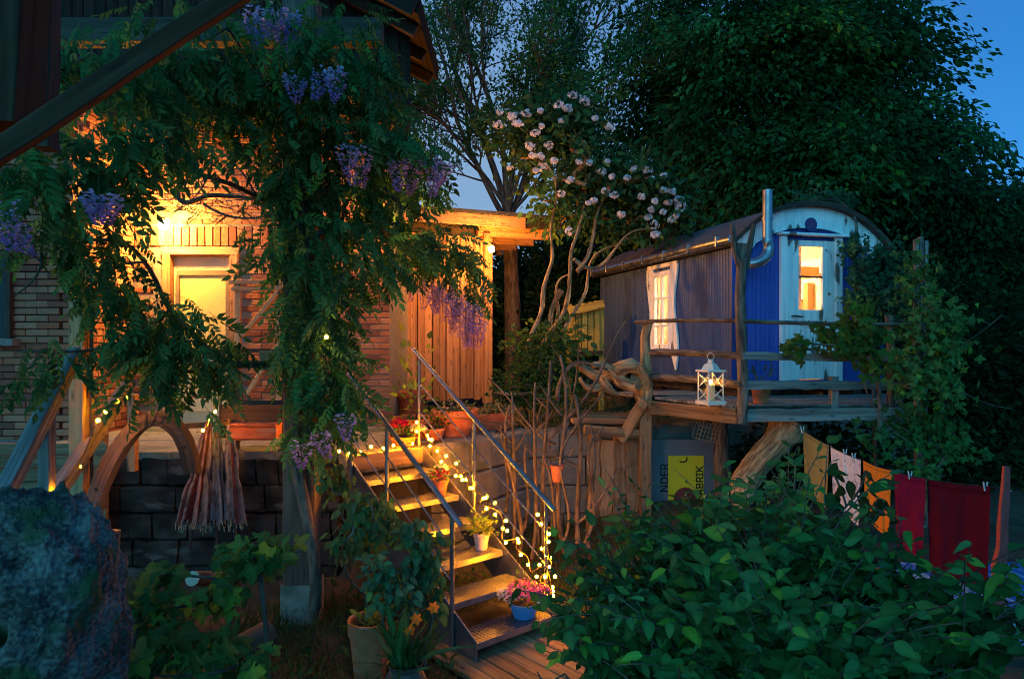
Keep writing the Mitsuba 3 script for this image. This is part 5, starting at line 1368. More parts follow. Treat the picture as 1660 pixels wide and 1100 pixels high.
def hung(name, label, x0, x1, drop0, drop1, colf, ripple=0.015, nseg=44):
    nu, nv = 30, nseg
    V, C = [], []
    for j_ in range(nv + 1):
        t = j_ / nv
        for i_ in range(nu + 1):
            u = i_ / nu
            p = on_line(x0 + (x1 - x0) * u)
            dr_ = (drop0 + (drop1 - drop0) * u) * t
            w_ = ripple * (0.3 + t) * (math.sin(u * 9 + 2 * t + x0) + 0.5 * math.sin(u * 21 + x0))
            w_ = w_ + 0.022 * (meshkit.noise(np.array([u * 5 + x0, t * 4, 1.0])) - 0.5) + 0.010 * (meshkit.noise(np.array([u * 14 + x0, t * 9, 5.0])) - 0.5)
            sag = 0.016 * math.sin(math.pi * u) * (1 - 0.3 * t) + 0.012 * math.sin(u * 7 + x0) * t
            V.append(p + [0.3 * w_ - 0.05 * t * (u - .5), -0.01 + w_, -dr_ - sag + 0.006])
            C.append(tuple(np.array(colf(u, t)) * (0.62 if 0.945 < t < 0.965 or 0.03 < t < 0.05 else 1.0) * (0.92 + 0.16 * meshkit.noise(np.array([u * 40, t * 40, x0])))))
    F = []
    for j_ in range(nv):
        for i_ in range(nu):
            q = j_ * (nu + 1) + i_
            F += [[q, q + 1, q + nu + 2], [q, q + nu + 2, q + nu + 1]]
    key = add(None, name, M(V, F, None, np.array(C)), 'cloth', True)
    labels[key] = {'label': label, 'category': 'laundry'}
hung('hanging_cloth', 'olive yellow cloth hanging first on the line under the balcony', 1301, 1343, 0.62, 0.58, lambda u, t: (0.30, 0.25, 0.09))
_r = np.random.default_rng(4); spots = _r.random((90, 2))
def floral(u, t):
    dd = np.min(np.hypot((spots[:, 0] - u) * 0.9, spots[:, 1] - t))
    return (0.62, 0.62, 0.66) if dd > 0.022 else (0.30, 0.33, 0.42)
hung('hanging_cloth', 'white speckled cloth hanging between the olive and orange ones', 1346, 1395, 0.52, 0.56, floral, 0.012, 40)
hung('hanging_cloth', 'bright orange cloth hanging on the washing line', 1398, 1445, 0.52, 0.52, lambda u, t: (0.70, 0.22, 0.025))
def towel(c):
    return lambda u, t: tuple(np.array(c) * (0.7 if 0.80 < t < 0.83 or 0.87 < t < 0.89 else 1.0))
hung('hanging_cloth', 'crimson towel hanging beside the orange cloth', 1448, 1499, 0.62, 0.66, towel((0.16, 0.012, 0.042)), 0.015, 44)
hung('hanging_cloth', 'wide dark red towel hanging near the red post', 1503, 1603, 0.90, 0.95, towel((0.08, 0.009, 0.019)), 0.02, 44)
k = thing('clothes_post', 'leaning red post that holds the end of the washing line', 'post')
a, b = P(1612, 985, 4.56), P(1632, 755, 4.56)
add(k, 'shaft', beam([a[0] - 0.02, a[1], 0.2], b, 0.10, 0.06, up=(0, 1, 0), n=10, rough=0.03, taper=0.4).col((0.30, 0.045, 0.04)), 'paint')
add(k, 'hook', tube(smooth_path([P(1634, 770, 4.7), P(1629, 782, 4.66), P(1630, 795, 4.66), P(1640, 795, 4.66)], 10), 0.006, 6), 'zinc', True)
k = thing('garden_table', 'garden table with a blue patterned cloth at the right edge', 'table')
tz = P(1560, 912, 5.5)[2]
tb0, tb1 = PZ(1484, tz, 4.9), PZ(1760, tz, 4.9)
nu, nv = 90, 24
V, C = [], []
for j_ in range(nv + 1):
    for i_ in range(nu + 1):
        u, t = i_ / nu, j_ / nv
        x_ = tb0[0] + (tb1[0] - tb0[0]) * u
        if t < 0.4:
            p = [x_, 4.62 + 0.9 * (0.4 - t) / 0.4, tz]
        else:
            p = [x_, 4.62 - 0.03 * math.sin(u * 60) * (t - 0.4) - 0.02, tz - 0.32 * (t - 0.4) / 0.6]
        V.append(p)
        C.append((0.05, 0.13, 0.36) if meshkit.noise(np.array([u * 46, t * 13, 2.0])) > 0.42 else (0.30, 0.38, 0.50))
F = []
for j_ in range(nv):
    for i_ in range(nu):
        q = j_ * (nu + 1) + i_
        F += [[q, q + 1, q + nu + 2], [q, q + nu + 2, q + nu + 1]]
add(k, 'table_cloth', M(V, F, None, np.array(C)), 'cloth', True)
add(k, 'table_top', box([(tb0[0] + tb1[0]) / 2, 5.07, tz - 0.02], [tb1[0] - tb0[0] - 0.02, 0.86, 0.03]), 'wood_grey')
for x_ in (tb0[0] + 0.08, tb1[0] - 0.08):
    for y_ in (4.72, 5.42):
        add(k, 'leg', beam([x_, y_, 0.1], [x_, y_, tz - 0.03], 0.05, 0.05, up=(0, 1, 0)), 'wood_grey')

# ================================================================== vegetation
def swap_n(blobs, k):
    return [(*b[:6], max(1, int(b[6] * k))) for b in blobs]

# wisteria over the house front
wis = thing('wisteria', 'huge wisteria with hanging feathered leaves and purple blossom over the house front', 'wisteria')
WB = [(180, 110, 110, 75, 4.2, .4, 100), (235, 225, 85, 80, 4.3, .4, 100), (110, 265, 95, 80, 4.0, .4, 85), (50, 420, 50, 90, 4.3, .3, 35), (150, 385, 70, 75, 4.6, .4, 65), (185, 470, 45, 40, 4.9, .3, 30),
      (255, 510, 85, 44, 5.0, .5, 60), (300, 565, 90, 66, 5.1, .5, 100), (225, 585, 60, 60, 4.9, .4, 36), (330, 640, 40, 40, 5.3, .3, 26), (75, 575, 45, 45, 4.0, .2, 16), (290, 60, 90, 65, 4.7, .4, 60), (375, 150, 60, 80, 5.0, .4, 60),
      (440, 95, 80, 100, 5.2, .5, 120), (550, 80, 80, 85, 5.3, .5, 120), (590, 180, 85, 70, 5.4, .5, 110), (650, 235, 60, 45, 5.5, .4, 65), (480, 235, 75, 80, 5.4, .4, 95), (435, 350, 40, 60, 5.5, .3, 45), (495, 400, 62, 90, 5.5, .4, 110),
      (520, 480, 62, 70, 5.4, .4, 100), (500, 565, 62, 70, 5.4, .4, 110), (555, 630, 48, 50, 5.4, .3, 60), (500, 690, 45, 45, 5.5, .25, 40), (600, 405, 45, 60, 5.6, .3, 50), (655, 365, 45, 55, 6.2, .3, 55), (705, 395, 55, 42, 6.8, .3, 60),
      (755, 435, 32, 45, 7.1, .3, 36), (615, 290, 45, 35, 7.5, .2, 36), (692, 300, 30, 28, 7.8, .2, 26), (608, 296, 34, 36, 7.85, .12, 46), (330, 128, 120, 26, 5.0, .3, 50), (650, 300, 60, 30, 6.4, .3, 30), (565, 320, 50, 45, 5.7, .3, 60), (560, 370, 40, 40, 5.6, .3, 36), (470, 300, 30, 60, 5.5, .3, 40)]
pos, cen = blob_points(swap_n(WB, 1.0), 0.45)
_px, _py = CX + FOC * pos[:, 0] / pos[:, 1], CY - FOC * (pos[:, 2] + -0.08 - CAMZ) / pos[:, 1]
gap = np.zeros(len(pos), bool)      # where the lamp, the door, the railing and the wall show through
for (x0, y0, x1, y1) in ((232, 250, 440, 402), (270, 395, 392, 462), (112, 590, 222, 720), (140, 635, 470, 950), (572, 470, 645, 660), (25, 430, 100, 520), (386, 440, 462, 650)):
    gap |= (_px > x0) & (_px < x1) & (_py > y0) & (_py < y1) & (rng.random(len(pos)) < 0.93)
pos, cen = pos[~gap], cen[~gap]
n = len(pos)
PIN = [pinnate_leaf(s_) for s_ in range(5)]
d = (pos - cen) * [1, 1, 0.2]
d = d / (np.linalg.norm(d, axis=1, keepdims=True) + .01) * 0.7 + jitter(n, 0.45) + [0.15, -0.1, -0.75]
foliage(wis, PIN, pos, frames(d, jitter(n, 0.45) + [0, -0.35, 0.8]), rng.uniform(0.20, 0.34, n), (0.050, 0.140, 0.045), 300, 'leaf', 0.45, 0.04)
cl, _ = blob_points([(*b[:4], b[4] + 0.15, b[5] * 0.5, 4) for b in WB], 0.5)
trk, limbs = skeleton([PZ(505, 0.1, 5.6), PZ(500, 0.9, 5.55), PZ(478, 1.8, 5.62), PZ(512, 2.6, 5.6), P(486, 330, 5.6), P(505, 180, 5.6), P(470, 40, 5.6)], cl, 0.005, 0.05, 0.2)
add(wis, 'trunk', trk, 'bark', True)
add(wis, 'limbs', limbs, 'bark', True, kind='stuff')
for pts, r_ in (([(288, 312), (294, 326), (306, 328), (330, 319), (370, 318), (430, 324), (475, 340)], .022), ([(330, 330), (380, 352), (430, 350), (470, 330)], .012), ([(505, 800), (515, 760), (545, 755), (560, 785)], .03), ([(505, 700), (512, 790), (540, 800), (556, 790)], .022), ([(300, 300), (352, 245), (400, 290), (432, 360)], .012), ([(345, 250), (330, 300), (280, 345)], .009)):
    add(wis, 'bare_shoot', tube(smooth_path([P(x, y, 5.9) for x, y in pts], 24), np.linspace(r_, r_ * 0.5, 24), 7, rough=0.2), 'bark', True)
tw = []
for n_ in range(60):
    t_ = rng.random(); x0, y0 = 285 + 150 * t_, 330 + rng.uniform(-30, 22)
    tw.append(tube(smooth_path([P(x0, y0, 6.0), P(x0 + rng.uniform(-25, 25), y0 + rng.uniform(-5, 22), 6.0), P(x0 + rng.uniform(-50, 50), y0 + rng.uniform(-12, 12), 6.05)], 7), 0.0028, 4, False))
add(wis, 'twigs', cat(tw), 'bark', True, kind='stuff')

def raceme(parent, top, L, r, cols, n=170):
    t = rng.random(n) ** 0.8
    a = rng.random(n) * 2 * np.pi
    lean = rng.normal(size=2) * 0.06
    rr = r * (0.95 - 0.85 * t) * (0.55 + 0.45 * np.minimum(1, t * 6)) * rng.uniform(0.8, 1.08, n)
    pos = top + np.stack([rr * np.cos(a) + lean[0] * t * t, rr * np.sin(a) + lean[1] * t * t, -0.05 - L * t], 1)
    out = np.stack([np.cos(a), np.sin(a), rng.uniform(-0.9, 0.0, n)], 1)
    c = np.asarray(cols)[np.clip((t * len(cols) + rng.normal(size=n) * 0.6).astype(int), 0, len(cols) - 1)] * rng.uniform(0.75, 1.15, (n, 1))
    m = scatter([leaf_shape(0.95, -0.6, 0.5, 2)], pos, frames(out, jitter(n, 0.4) + [0, 0, 1.0]), 0.029 * (1.1 - 0.5 * t) * rng.uniform(0.8, 1.2, n), np.clip(c, 0, 0.9))
    st_ = tube(np.array([top + [0, 0, 0.10], top, top + [lean[0], lean[1], -L]]), 0.003, 4, False).col((0.12, 0.13, 0.05))
    add(parent, 'flower_raceme', cat([m, st_]), 'leaf', kind='stuff')
PUR = [(0.70, 0.54, 0.74), (0.60, 0.42, 0.70), (0.50, 0.33, 0.66), (0.42, 0.26, 0.60)]
for (px, py, d_, L) in [(648, 425, 7.2, .22), (676, 440, 7.1, .26), (690, 450, 7.0, .28), (703, 455, 7.1, .30), (716, 458, 7.0, .34), (728, 468, 7.05, .36), (738, 478, 7.0, .38), (748, 488, 7.1, .40), (758, 492, 7.0, .42), (768, 492, 7.05, .42), (774, 500, 7.1, .30), (742, 462, 7.2, .3), (724, 448, 7.2, .26), (757, 470, 7.15, .3), (664, 432, 7.0, .24), (697, 446, 6.9, .3), (710, 452, 6.95, .3), (722, 456, 6.9, .36), (733, 470, 6.9, .38), (745, 474, 6.9, .4), (754, 486, 6.9, .42), (763, 482, 6.95, .46), (770, 486, 6.9, .42), (778, 510, 7.0, .3),
                       (412, 2, 5.0, .26), (432, 6, 5.0, .28), (448, 0, 5.0, .28), (470, 10, 5.0, .2), (523, 100, 5.0, .24), (546, 102, 5.0, .26), (478, 110, 5.0, .22), (562, 225, 5.1, .30), (585, 228, 5.1, .28), (645, 245, 5.2, .26), (672, 246, 5.3, .28), (705, 248, 5.3, .3), (718, 255, 5.4, .2),
                       (160, 298, 3.8, .18), (175, 302, 3.9, .16), (6, 305, 3.7, .28), (18, 345, 3.8, .18), (490, 705, 5.2, .2), (520, 690, 5.2, .2), (560, 660, 5.2, .18)]:
    raceme(wis, P(px, py, d_ - 0.1), L, 0.085, PUR)
k = thing('fairy_light_string', 'single fairy light bulb shining inside the wisteria beside the post', 'fairy lights')
c = P(529, 546, 4.93)
add(k, 'cable', tube([c + [0, 0.02, 0.01], c + [0.05, 0.3, 0.5]], 0.003, 5), 'black_iron', True)
bulb(k, 'bulb', c, 0.0145, 0.12, np.array([1.0, 0.31, 0.0030]), 0.5)

# curly tree with white flowers
rh = thing('rhododendron', 'curly stemmed tree with round white flower clusters beside the wagon', 'flowering tree')
D = 9.6
stems = [[(868, 640), (860, 590), (858, 555), (877, 507), (882, 462), (896, 414), (893, 383), (900, 330), (880, 260)], [(872, 640), (876, 590), (882, 556), (910, 514), (924, 448), (927, 407), (938, 372), (950, 300), (930, 210)],
         [(884, 560), (900, 530), (905, 500), (902, 465), (921, 445)], [(876, 600), (905, 550), (934, 500), (950, 470), (960, 420), (1000, 395), (1042, 360)], [(936, 440), (960, 390), (975, 330), (1040, 300)], [(930, 420), (975, 430), (1000, 400), (1050, 372)]]
for n_, s_ in enumerate(stems):
    sm = smooth_path([P(x, y, D + 0.15 * math.sin(n_ * 2 + y * 0.02)) for x, y in s_], 40)
    add(rh, 'stem', tube(sm, np.linspace(0.042 if n_ < 2 else 0.032, 0.012, 40), 10, rough=0.4), 'bark_warm', True)
RB = [(830, 210, 40, 40, 10.2, .4, 10), (880, 230, 60, 60, 10.0, .5, 20), (930, 190, 50, 45, 9.8, .5, 16), (960, 270, 60, 50, 9.8, .5, 20), (1040, 290, 55, 35, 9.6, .4, 16), (1080, 335, 30, 40, 9.6, .3, 12), (930, 320, 60, 50, 9.9, .4, 14), (1000, 360, 60, 40, 9.9, .4, 10), (890, 560, 40, 50, 9.6, .4, 12)]
cl, _ = blob_points(RB, 0.5)
_, limbs = skeleton([P(884, 560, D), P(910, 470, D), P(935, 380, D), P(950, 300, D)], cl, 0.010, 0.05, 0.2)
add(rh, 'limbs', limbs, 'bark_warm', True, kind='stuff')
pos, R, sc = crown_leaves(cl, 42, 0.20, 0.13, 0.7)
foliage(rh, OV, pos, R, sc, (0.05, 0.11, 0.04), 0, rest='crown', yellow=0.05)
for (px, py) in [(928, 154), (948, 164), (906, 170), (920, 176), (876, 180), (852, 184), (830, 188), (810, 182), (808, 202), (838, 200), (964, 192), (910, 196), (878, 204), (868, 216), (860, 236), (890, 236), (864, 252), (876, 253), (898, 260), (880, 270), (868, 276), (924, 292), (956, 264), (984, 262),
                 (992, 286), (1016, 288), (1028, 274), (1056, 290), (1076, 284), (1050, 276), (982, 310), (996, 316), (954, 328), (964, 324), (1062, 326), (1076, 308), (1076, 344), (1090, 310), (1102, 334), (1096, 350), (1050, 352), (1060, 364), (1062, 380), (1084, 328), (1008, 348), (922, 374), (910, 314), (826, 272), (990, 205), (1040, 318), (1100, 322), (1088, 356), (1055, 340), (938, 262), (975, 278)]:
    c = P(px, py, D - 0.45 + rng.uniform(-.1, .1))
    nb = int(rng.integers(18, 28))
    v = rng.normal(size=(nb, 3)); v /= np.linalg.norm(v, axis=1, keepdims=True)
    a = np.linspace(0, 2 * np.pi, 6)[:-1]
    rk = rng.uniform(0.032, 0.068)
    Vb = np.vstack([[[0, 0, -0.12]], np.stack([np.cos(a), np.sin(a), 0 * a + 0.08], 1), np.stack([0.7 * np.cos(a + .63), 0.7 * np.sin(a + .63), 0 * a + 0.14], 1)])
    Fb = [[0, 1 + i_, 6 + i_] for i_ in range(5)] + [[0, 6 + i_, 1 + (i_ + 1) % 5] for i_ in range(5)]
    m = scatter([M(Vb, Fb)], c + v * rk * [1.15, 1, 0.8] * rng.uniform(0.6, 1.15, (nb, 1)), frames(np.cross(v, jitter(nb, 1)), v + jitter(nb, 0.35)), rng.uniform(0.020, 0.032, nb), np.array((0.84, 0.80, 0.82)) * rng.uniform(0.85, 1.05, (nb, 1)))
    add(rh, 'flower_cluster', m, 'leaf')

# trees behind
ASH = (0.05, 0.12, 0.03)
ash = thing('tree', 'slender open tree with bare forking limbs against the pale sky', 'tree')
ash_limbs, ash_pts = [], []
def ash_branch(p, d, L, r, lev):
    n_ = 9
    pts = [np.asarray(p, float)]
    d = unit(d)
    bend = rng.normal(size=3) * 0.35
    for i_ in range(n_ - 1):
        d = unit(d + bend * 0.10 + rng.normal(size=3) * 0.07 + [0, 0, 0.035])
        pts.append(pts[-1] + d * L / (n_ - 1))
    pts = np.array(pts)
    ash_limbs.append(tube(pts, np.linspace(r, r * 0.35, n_), 6 if lev < 2 else 4, False))
    if lev >= 2:
        ash_pts.append(pts[3:])
    if lev < 3:
        for i_ in range(6 if lev == 0 else 5):
            t_ = rng.uniform(0.25, 1.0); q_ = pts[min(n_ - 1, int(t_ * (n_ - 1)))]
            dd = unit(pts[min(n_ - 1, int(t_ * (n_ - 1)) + 1)] - pts[max(0, int(t_ * (n_ - 1)) - 1)])
            sd2 = unit(np.cross(dd, rng.normal(size=3)))
            ash_branch(q_, dd * 0.8 + sd2 * rng.uniform(0.45, 0.8), L * rng.uniform(0.38, 0.6), r * (1 - 0.6 * t_) * 0.55 + 0.004, lev + 1)
fork_ = P(823, 345, 12.7)
tr_ = smooth_path([np.append(PZ(832, 1.2, 12.6), .17), np.append(P(831, 520, 12.6), .15), np.append(P(828, 420, 12.6), .135), np.append(fork_, .12)], 24)
add(ash, 'trunk', tube(tr_[:, :3], tr_[:, 3], 12, True, 0.12), 'bark', True)
for (px, py, dd, L, r_) in [(700, 60, 12.6, 4.2, .06), (745, -60, 13.2, 5.0, .075), (800, -40, 13.6, 4.8, .07), (850, -50, 13.0, 4.8, .07), (905, 0, 13.8, 4.6, .06), (960, 90, 13.4, 4.0, .05), (720, 210, 12.4, 2.4, .04), (925, 230, 13.2, 2.4, .04), (870, 130, 12.2, 3.0, .045)]:
    ash_branch(fork_ + [0, 0, rng.uniform(-.3, .1)], P(px, py, dd) - fork_, L, r_, 0)
add(ash, 'limbs', cat(ash_limbs), 'bark', True, kind='stuff')
ap = np.vstack(ash_pts)
ap = np.repeat(ap, 4, 0); n = len(ap)
ap = ap + jitter(n, 0.10)
foliage(ash, QL, ap, frames(jitter(n, 1.0) + [0, 0, -0.2], jitter(n, 0.6) + [0, 0, 0.5]), 0.085 * rng.uniform(0.6, 1.25, n), (0.075, 0.17, 0.045), rest='crown', yellow=0.06)
tree('tree', 'dense tall dark tree filling the upper middle behind the wagon', [PZ(1080, 1.2, 14), P(1085, 420, 14), P(1090, 200, 14), P(1100, -60, 14)],
     [(1080, 60, 70, 90, 14.2, 1.2, 22), (1060, 190, 50, 60, 14.6, 1.0, 9), (1120, 180, 100, 90, 14, 1.2, 32), (1110, 310, 110, 70, 14, 1.2, 32), (1120, -90, 180, 80, 14, 1.5, 34), (1010, 330, 60, 50, 15, .8, 16)],
     170, 0.55, 0.14, (0.040, 0.095, 0.030), 0.016, 0.25, flat=0.22, tilt=0.25, up=1.1, sd=0.45, lit_gold=0.15)
tree('tree', 'broad dark tree with windblown foliage reaching into the open sky at upper right', [PZ(1290, 1.0, 12.6), P(1285, 420, 12.6), P(1290, 220, 12.6), P(1300, -60, 12.6)],
     [(1190, 80, 110, 100, 12.2, 1.2, 32), (1310, 70, 120, 100, 12.0, 1.2, 34), (1385, 60, 70, 90, 12.2, .8, 26), (1200, 230, 110, 80, 12.0, 1.0, 32), (1330, 230, 130, 90, 11.6, 1.0, 40), (1410, 210, 75, 80, 12.2, .8, 26), (1455, 80, 20, 60, 12.4, .4, 6), (1250, -120, 150, 80, 12.5, 1.0, 22), (1270, 330, 110, 40, 11.8, .8, 24)],
     230, 0.55, 0.145, (0.042, 0.110, 0.034), 0.016, 0.26, flat=0.2, tilt=0.25, up=1.1, sd=0.45, lit_gold=0.10)
tree('tree', 'lower dark tree with ragged edge below the blue sky at far right', [PZ(1540, 0.8, 11.5), P(1535, 480, 11.5), P(1530, 300, 11.5)],
     [(1480, 310, 80, 60, 11.4, .8, 28), (1530, 240, 32, 26, 11.6, .4, 6), (1560, 205, 16, 8, 11.8, .2, 2), (1570, 360, 70, 65, 11.4, .8, 28), (1640, 365, 40, 40, 11.8, .5, 12), (1720, 420, 90, 120, 11.8, 1, 34), (1640, 450, 80, 80, 11.4, .8, 26), (1520, 440, 90, 70, 11.4, .8, 28)],
     200, 0.45, 0.13, (0.030, 0.080, 0.030), 0.014, 0.2, flat=0.2, tilt=0.25, up=1.1, sd=0.4)
SHR = (0.028, 0.068, 0.026)
def shrub(label, base, blobs, per, rad, size, col=SHR, tpls=None, rt=0.012, rb=0.05, cat_='shrub', name='shrub', parts=0, yellow=0.03, leafname='leaf'):
    key = thing(name, label, cat_)
    cl, _ = blob_points(blobs, 0.45)
    b0 = np.asarray(base, float)
    m0 = b0 * 0.6 + cl.mean(0) * 0.4
    tr_, li_ = skeleton([b0, m0], cl, rt, rb, 0.2)
    add(key, 'stem', tr_, 'bark', True)
    if li_ is not None: add(key, 'limbs', li_, 'bark', True, kind='stuff')
    pos, R, sc = crown_leaves(cl, per, rad, size, 0.7)
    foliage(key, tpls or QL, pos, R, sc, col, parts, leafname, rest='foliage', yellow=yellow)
    return key
shrub('dark leafy shrub behind the porch trunk and garden table', PZ(850, 1.3, 13.5), [(855, 470, 50, 90, 14.0, .6, 30), (820, 560, 60, 70, 13.6, .5, 24), (900, 560, 50, 60, 13.2, .5, 24), (930, 440, 60, 90, 14.5, .6, 30)], 130, 0.4, 0.14)
shrub('tall dark hedge behind the left end of the wagon', PZ(985, 1.3, 15), [(985, 470, 60, 100, 15.2, .6, 34), (1060, 460, 80, 100, 16, .6, 34)], 130, 0.45, 0.17)
shrub('small leafy bush at the foot of the curly stems', P(880, 640, 9.0), [(880, 590, 34, 40, 9.0, .3, 16), (905, 640, 30, 30, 8.8, .3, 12), (850, 630, 30, 24, 9.0, .3, 10)], 70, 0.16, 0.07, (0.04, 0.095, 0.03), OV)
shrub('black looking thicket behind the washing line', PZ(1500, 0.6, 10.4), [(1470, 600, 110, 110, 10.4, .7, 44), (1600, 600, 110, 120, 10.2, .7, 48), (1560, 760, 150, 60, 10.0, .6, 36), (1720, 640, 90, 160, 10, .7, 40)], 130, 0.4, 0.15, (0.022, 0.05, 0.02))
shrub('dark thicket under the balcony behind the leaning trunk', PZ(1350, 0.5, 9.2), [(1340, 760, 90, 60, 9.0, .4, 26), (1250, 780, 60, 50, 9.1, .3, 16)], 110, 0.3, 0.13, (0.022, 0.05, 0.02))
bx = [(-9, 24), (-3, 25), (2, 23), (7, 25), (12, 22), (17, 21), (-15, 23), (22, 18), (15.5, 14)]
tn = ['farthest left', 'behind the house', 'straight behind the porch roof', 'behind the flowering tree', 'behind the wagon roof', 'behind the tall tree at upper right', 'far left beyond the house', 'beyond the right edge', 'low behind the thicket at right']
for (x_, y_), t_ in zip(bx, tn):
    h_ = 7.5 if y_ > 16 else 4.5
    bl = [((x_ + ox) / (y_) * FOC + CX, CY - FOC * (zz - CAMZ) / y_, 2.4 * FOC / y_, 1.6 * FOC / y_, y_, 1.2, 24) for ox, zz in ((-1.5, 2.6), (1.5, 2.8), (0, h_ * 0.55), (0.5, h_ * 0.8))]
    if x_ in (2, -3): bl = bl[:3]
    tree('tree', f'far dark tree mass {t_}', [np.array([x_, y_, 1.2]), np.array([x_, y_, 3.0]), np.array([x_, y_, 5.0])], bl, 110, 0.75, 0.34, (0.028, 0.062, 0.024), 0.02, 0.22)

# climbers on the right of the balcony
HOP = (0.075, 0.17, 0.045)
def vine(name, label, base, blobs, n_clump_leaves, rad, size, col, tpls, parts, yellow=0.03, hang=0.8, cat_='climbing plant', shoots=()):
    key = thing(name, label, cat_)
    cl, _ = blob_points(blobs, 0.5)
    tr_, li_ = skeleton([np.asarray(b_, float) for b_ in base], cl, 0.005, 0.022, 0.15)
    add(key, 'stem', tr_, 'bark', True)
    if li_ is not None: add(key, 'limbs', li_, 'bark', True, kind='stuff')
    n = len(cl) * n_clump_leaves
    pos = np.repeat(cl, n_clump_leaves, 0) + jitter(n, rad)
    d = jitter(n, 0.6) + [0.1, -0.1, -hang]
    foliage(key, tpls, pos, frames(d, jitter(n, 0.45) + [0, -0.8, 0.45]), size * rng.uniform(0.55, 1.2, n), col, parts, 'leaf', yellow=yellow, freq=2.5)
    for s_ in shoots:
        add(key, 'shoot', tube(smooth_path(s_, 16), np.linspace(0.008, 0.004, 16), 6), 'bark', True)
    return key
vine('ivy', 'dark ivy covering the right corner of the wagon and its roof', [PZ(1420, 0.6, 7.9), P(1415, 600, 7.9), P(1410, 480, 7.9)],
     [(1418, 470, 26, 60, 7.9, .15, 18), (1440, 430, 22, 30, 8.0, .15, 8), (1392, 470, 12, 36, 7.95, .08, 6), (1445, 540, 34, 70, 7.9, .2, 18), (1330, 330, 40, 4, 8.9, .3, 8), (1392, 400, 16, 10, 8.05, .06, 4)], 34, 0.09, 0.075, (0.035, 0.10, 0.05), GRAPE, 0)
vine('hop_vine', 'big hop vine hanging over the right end of the balcony', [PZ(1500, 0.5, 7.0), P(1500, 700, 7.0), P(1490, 560, 7.0), P(1480, 440, 7.1)],
     [(1484, 455, 22, 45, 7.0, .2, 9), (1505, 520, 40, 45, 6.9, .25, 17), (1520, 600, 34, 65, 6.8, .25, 20), (1480, 590, 22, 50, 6.8, .2, 8), (1530, 700, 34, 40, 6.8, .2, 15), (1490, 700, 30, 36, 6.8, .2, 9), (1420, 712, 16, 10, 6.7, .1, 3), (1490, 760, 18, 20, 6.7, .1, 4)],
     16, 0.10, 0.085, HOP, GRAPE, 180, 0.06, shoots=[[P(1480, 560, 6.9), P(1560, 515, 6.9), P(1606, 526, 6.9)], [P(1500, 590, 6.9), P(1580, 545, 6.9), P(1625, 510, 6.9)], [P(1540, 620, 6.8), P(1590, 650, 6.8), P(1640, 662, 6.8)], [P(1400, 620, 6.6), P(1440, 690, 6.6), P(1480, 720, 6.6)], [P(1440, 520, 6.8), P(1520, 530, 6.8), P(1580, 560, 6.8)]])
vine('grape_vine', 'grape vine with yellowish lobed leaves in front of the white wagon door', [PZ(1425, 1.5, 6.75), P(1420, 600, 6.75), P(1400, 540, 6.75)],
     [(1372, 545, 45, 22, 6.7, .12, 12), (1405, 540, 26, 34, 6.7, .12, 9), (1390, 500, 24, 12, 6.7, .1, 5), (1290, 558, 14, 9, 6.7, .05, 3), (1405, 590, 24, 26, 6.7, .12, 6)], 8, 0.06, 0.115, (0.075, 0.125, 0.028), GRAPE, 120, 0.12)
# foreground
fb = thing('broadleaf_bush', 'large broad leaved bush filling the lower right foreground', 'bush')
BB = [(1010, 980, 110, 100, 3.3, .4, 68), (1130, 895, 115, 80, 3.5, .4, 78), (1290, 885, 105, 80, 3.2, .4, 74), (1410, 965, 100, 75, 2.9, .35, 68), (1560, 1030, 105, 60, 2.6, .3, 54), (1100, 1050, 150, 80, 2.8, .3, 40), (1290, 1040, 150, 80, 2.5, .3, 40), (1450, 1085, 150, 60, 2.3, .3, 30),
      (960, 945, 50, 50, 3.7, .3, 20), (1040, 876, 50, 26, 3.8, .3, 44), (1195, 856, 75, 24, 3.9, .3, 54), (1275, 795, 40, 30, 3.9, .2, 20), (915, 1055, 45, 45, 3.1, .2, 17), (1200, 960, 150, 80, 3.0, .3, 68), (1370, 890, 50, 36, 3.2, .2, 23), (1480, 960, 60, 40, 2.9, .2, 27), (1640, 1010, 50, 36, 2.6, .2, 24), (890, 1000, 26, 40, 3.6, .2, 10)]
tips, cen = blob_points(BB, 0.45)
root_ = PZ(1230, 0.15, 3.6)
lp_, ld_, ln_, ls_, stems_ = [], [], [], [], []
for t_, c_ in zip(tips, cen):
    out = unit((t_ - c_) * [1, 1, 0.6] + (t_ - root_) * 0.35 + jitter(1, 0.12)[0])
    L = rng.uniform(0.35, 0.6)
    if rng.random() < 0.14: t_ = t_ + out * rng.uniform(0.08, 0.22) + [0, 0, 0.08]
    side = unit(np.cross(out, [0, 0, 1]))
    t_ = t_ + [0, 0, 0.05]; b_ = t_ - out * L - [0, 0, 0.10]
    path = smooth_path([b_, b_ * 0.5 + t_ * 0.5 + [0, 0, 0.06], t_], 10)
    stems_.append(tube(path, np.linspace(0.005, 0.002, 10), 5, False))
    k_ = int(rng.integers(8, 14)); big_ = rng.choice([0.6, 0.85, 1.0, 1.15])
    for i_ in range(k_):
        u = 0.15 + 0.85 * i_ / (k_ - 1)
        p_ = path[min(9, int(u * 9))]
        sg = 1 if i_ % 2 else -1
        dv = out * rng.uniform(0.25, 0.7) + side * sg * (1.15 - 0.9 * (i_ == k_ - 1)) + [0, 0, rng.uniform(-0.7, 0.1)]
        lp_.append(p_); ld_.append(dv); ln_.append(np.array([0, -0.45, 0.8]) + rng.normal(size=3) * 0.35); ls_.append(big_ * rng.uniform(0.08, 0.155) * (1.1 - 0.55 * u))
pos = np.array(lp_); n = len(pos)
foliage(fb, OV2, pos, frames(np.array(ld_), np.array(ln_)), np.array(ls_), (0.052, 0.165, 0.046), 300, 'leaf', 0.55, 0.10, True, 2.5)
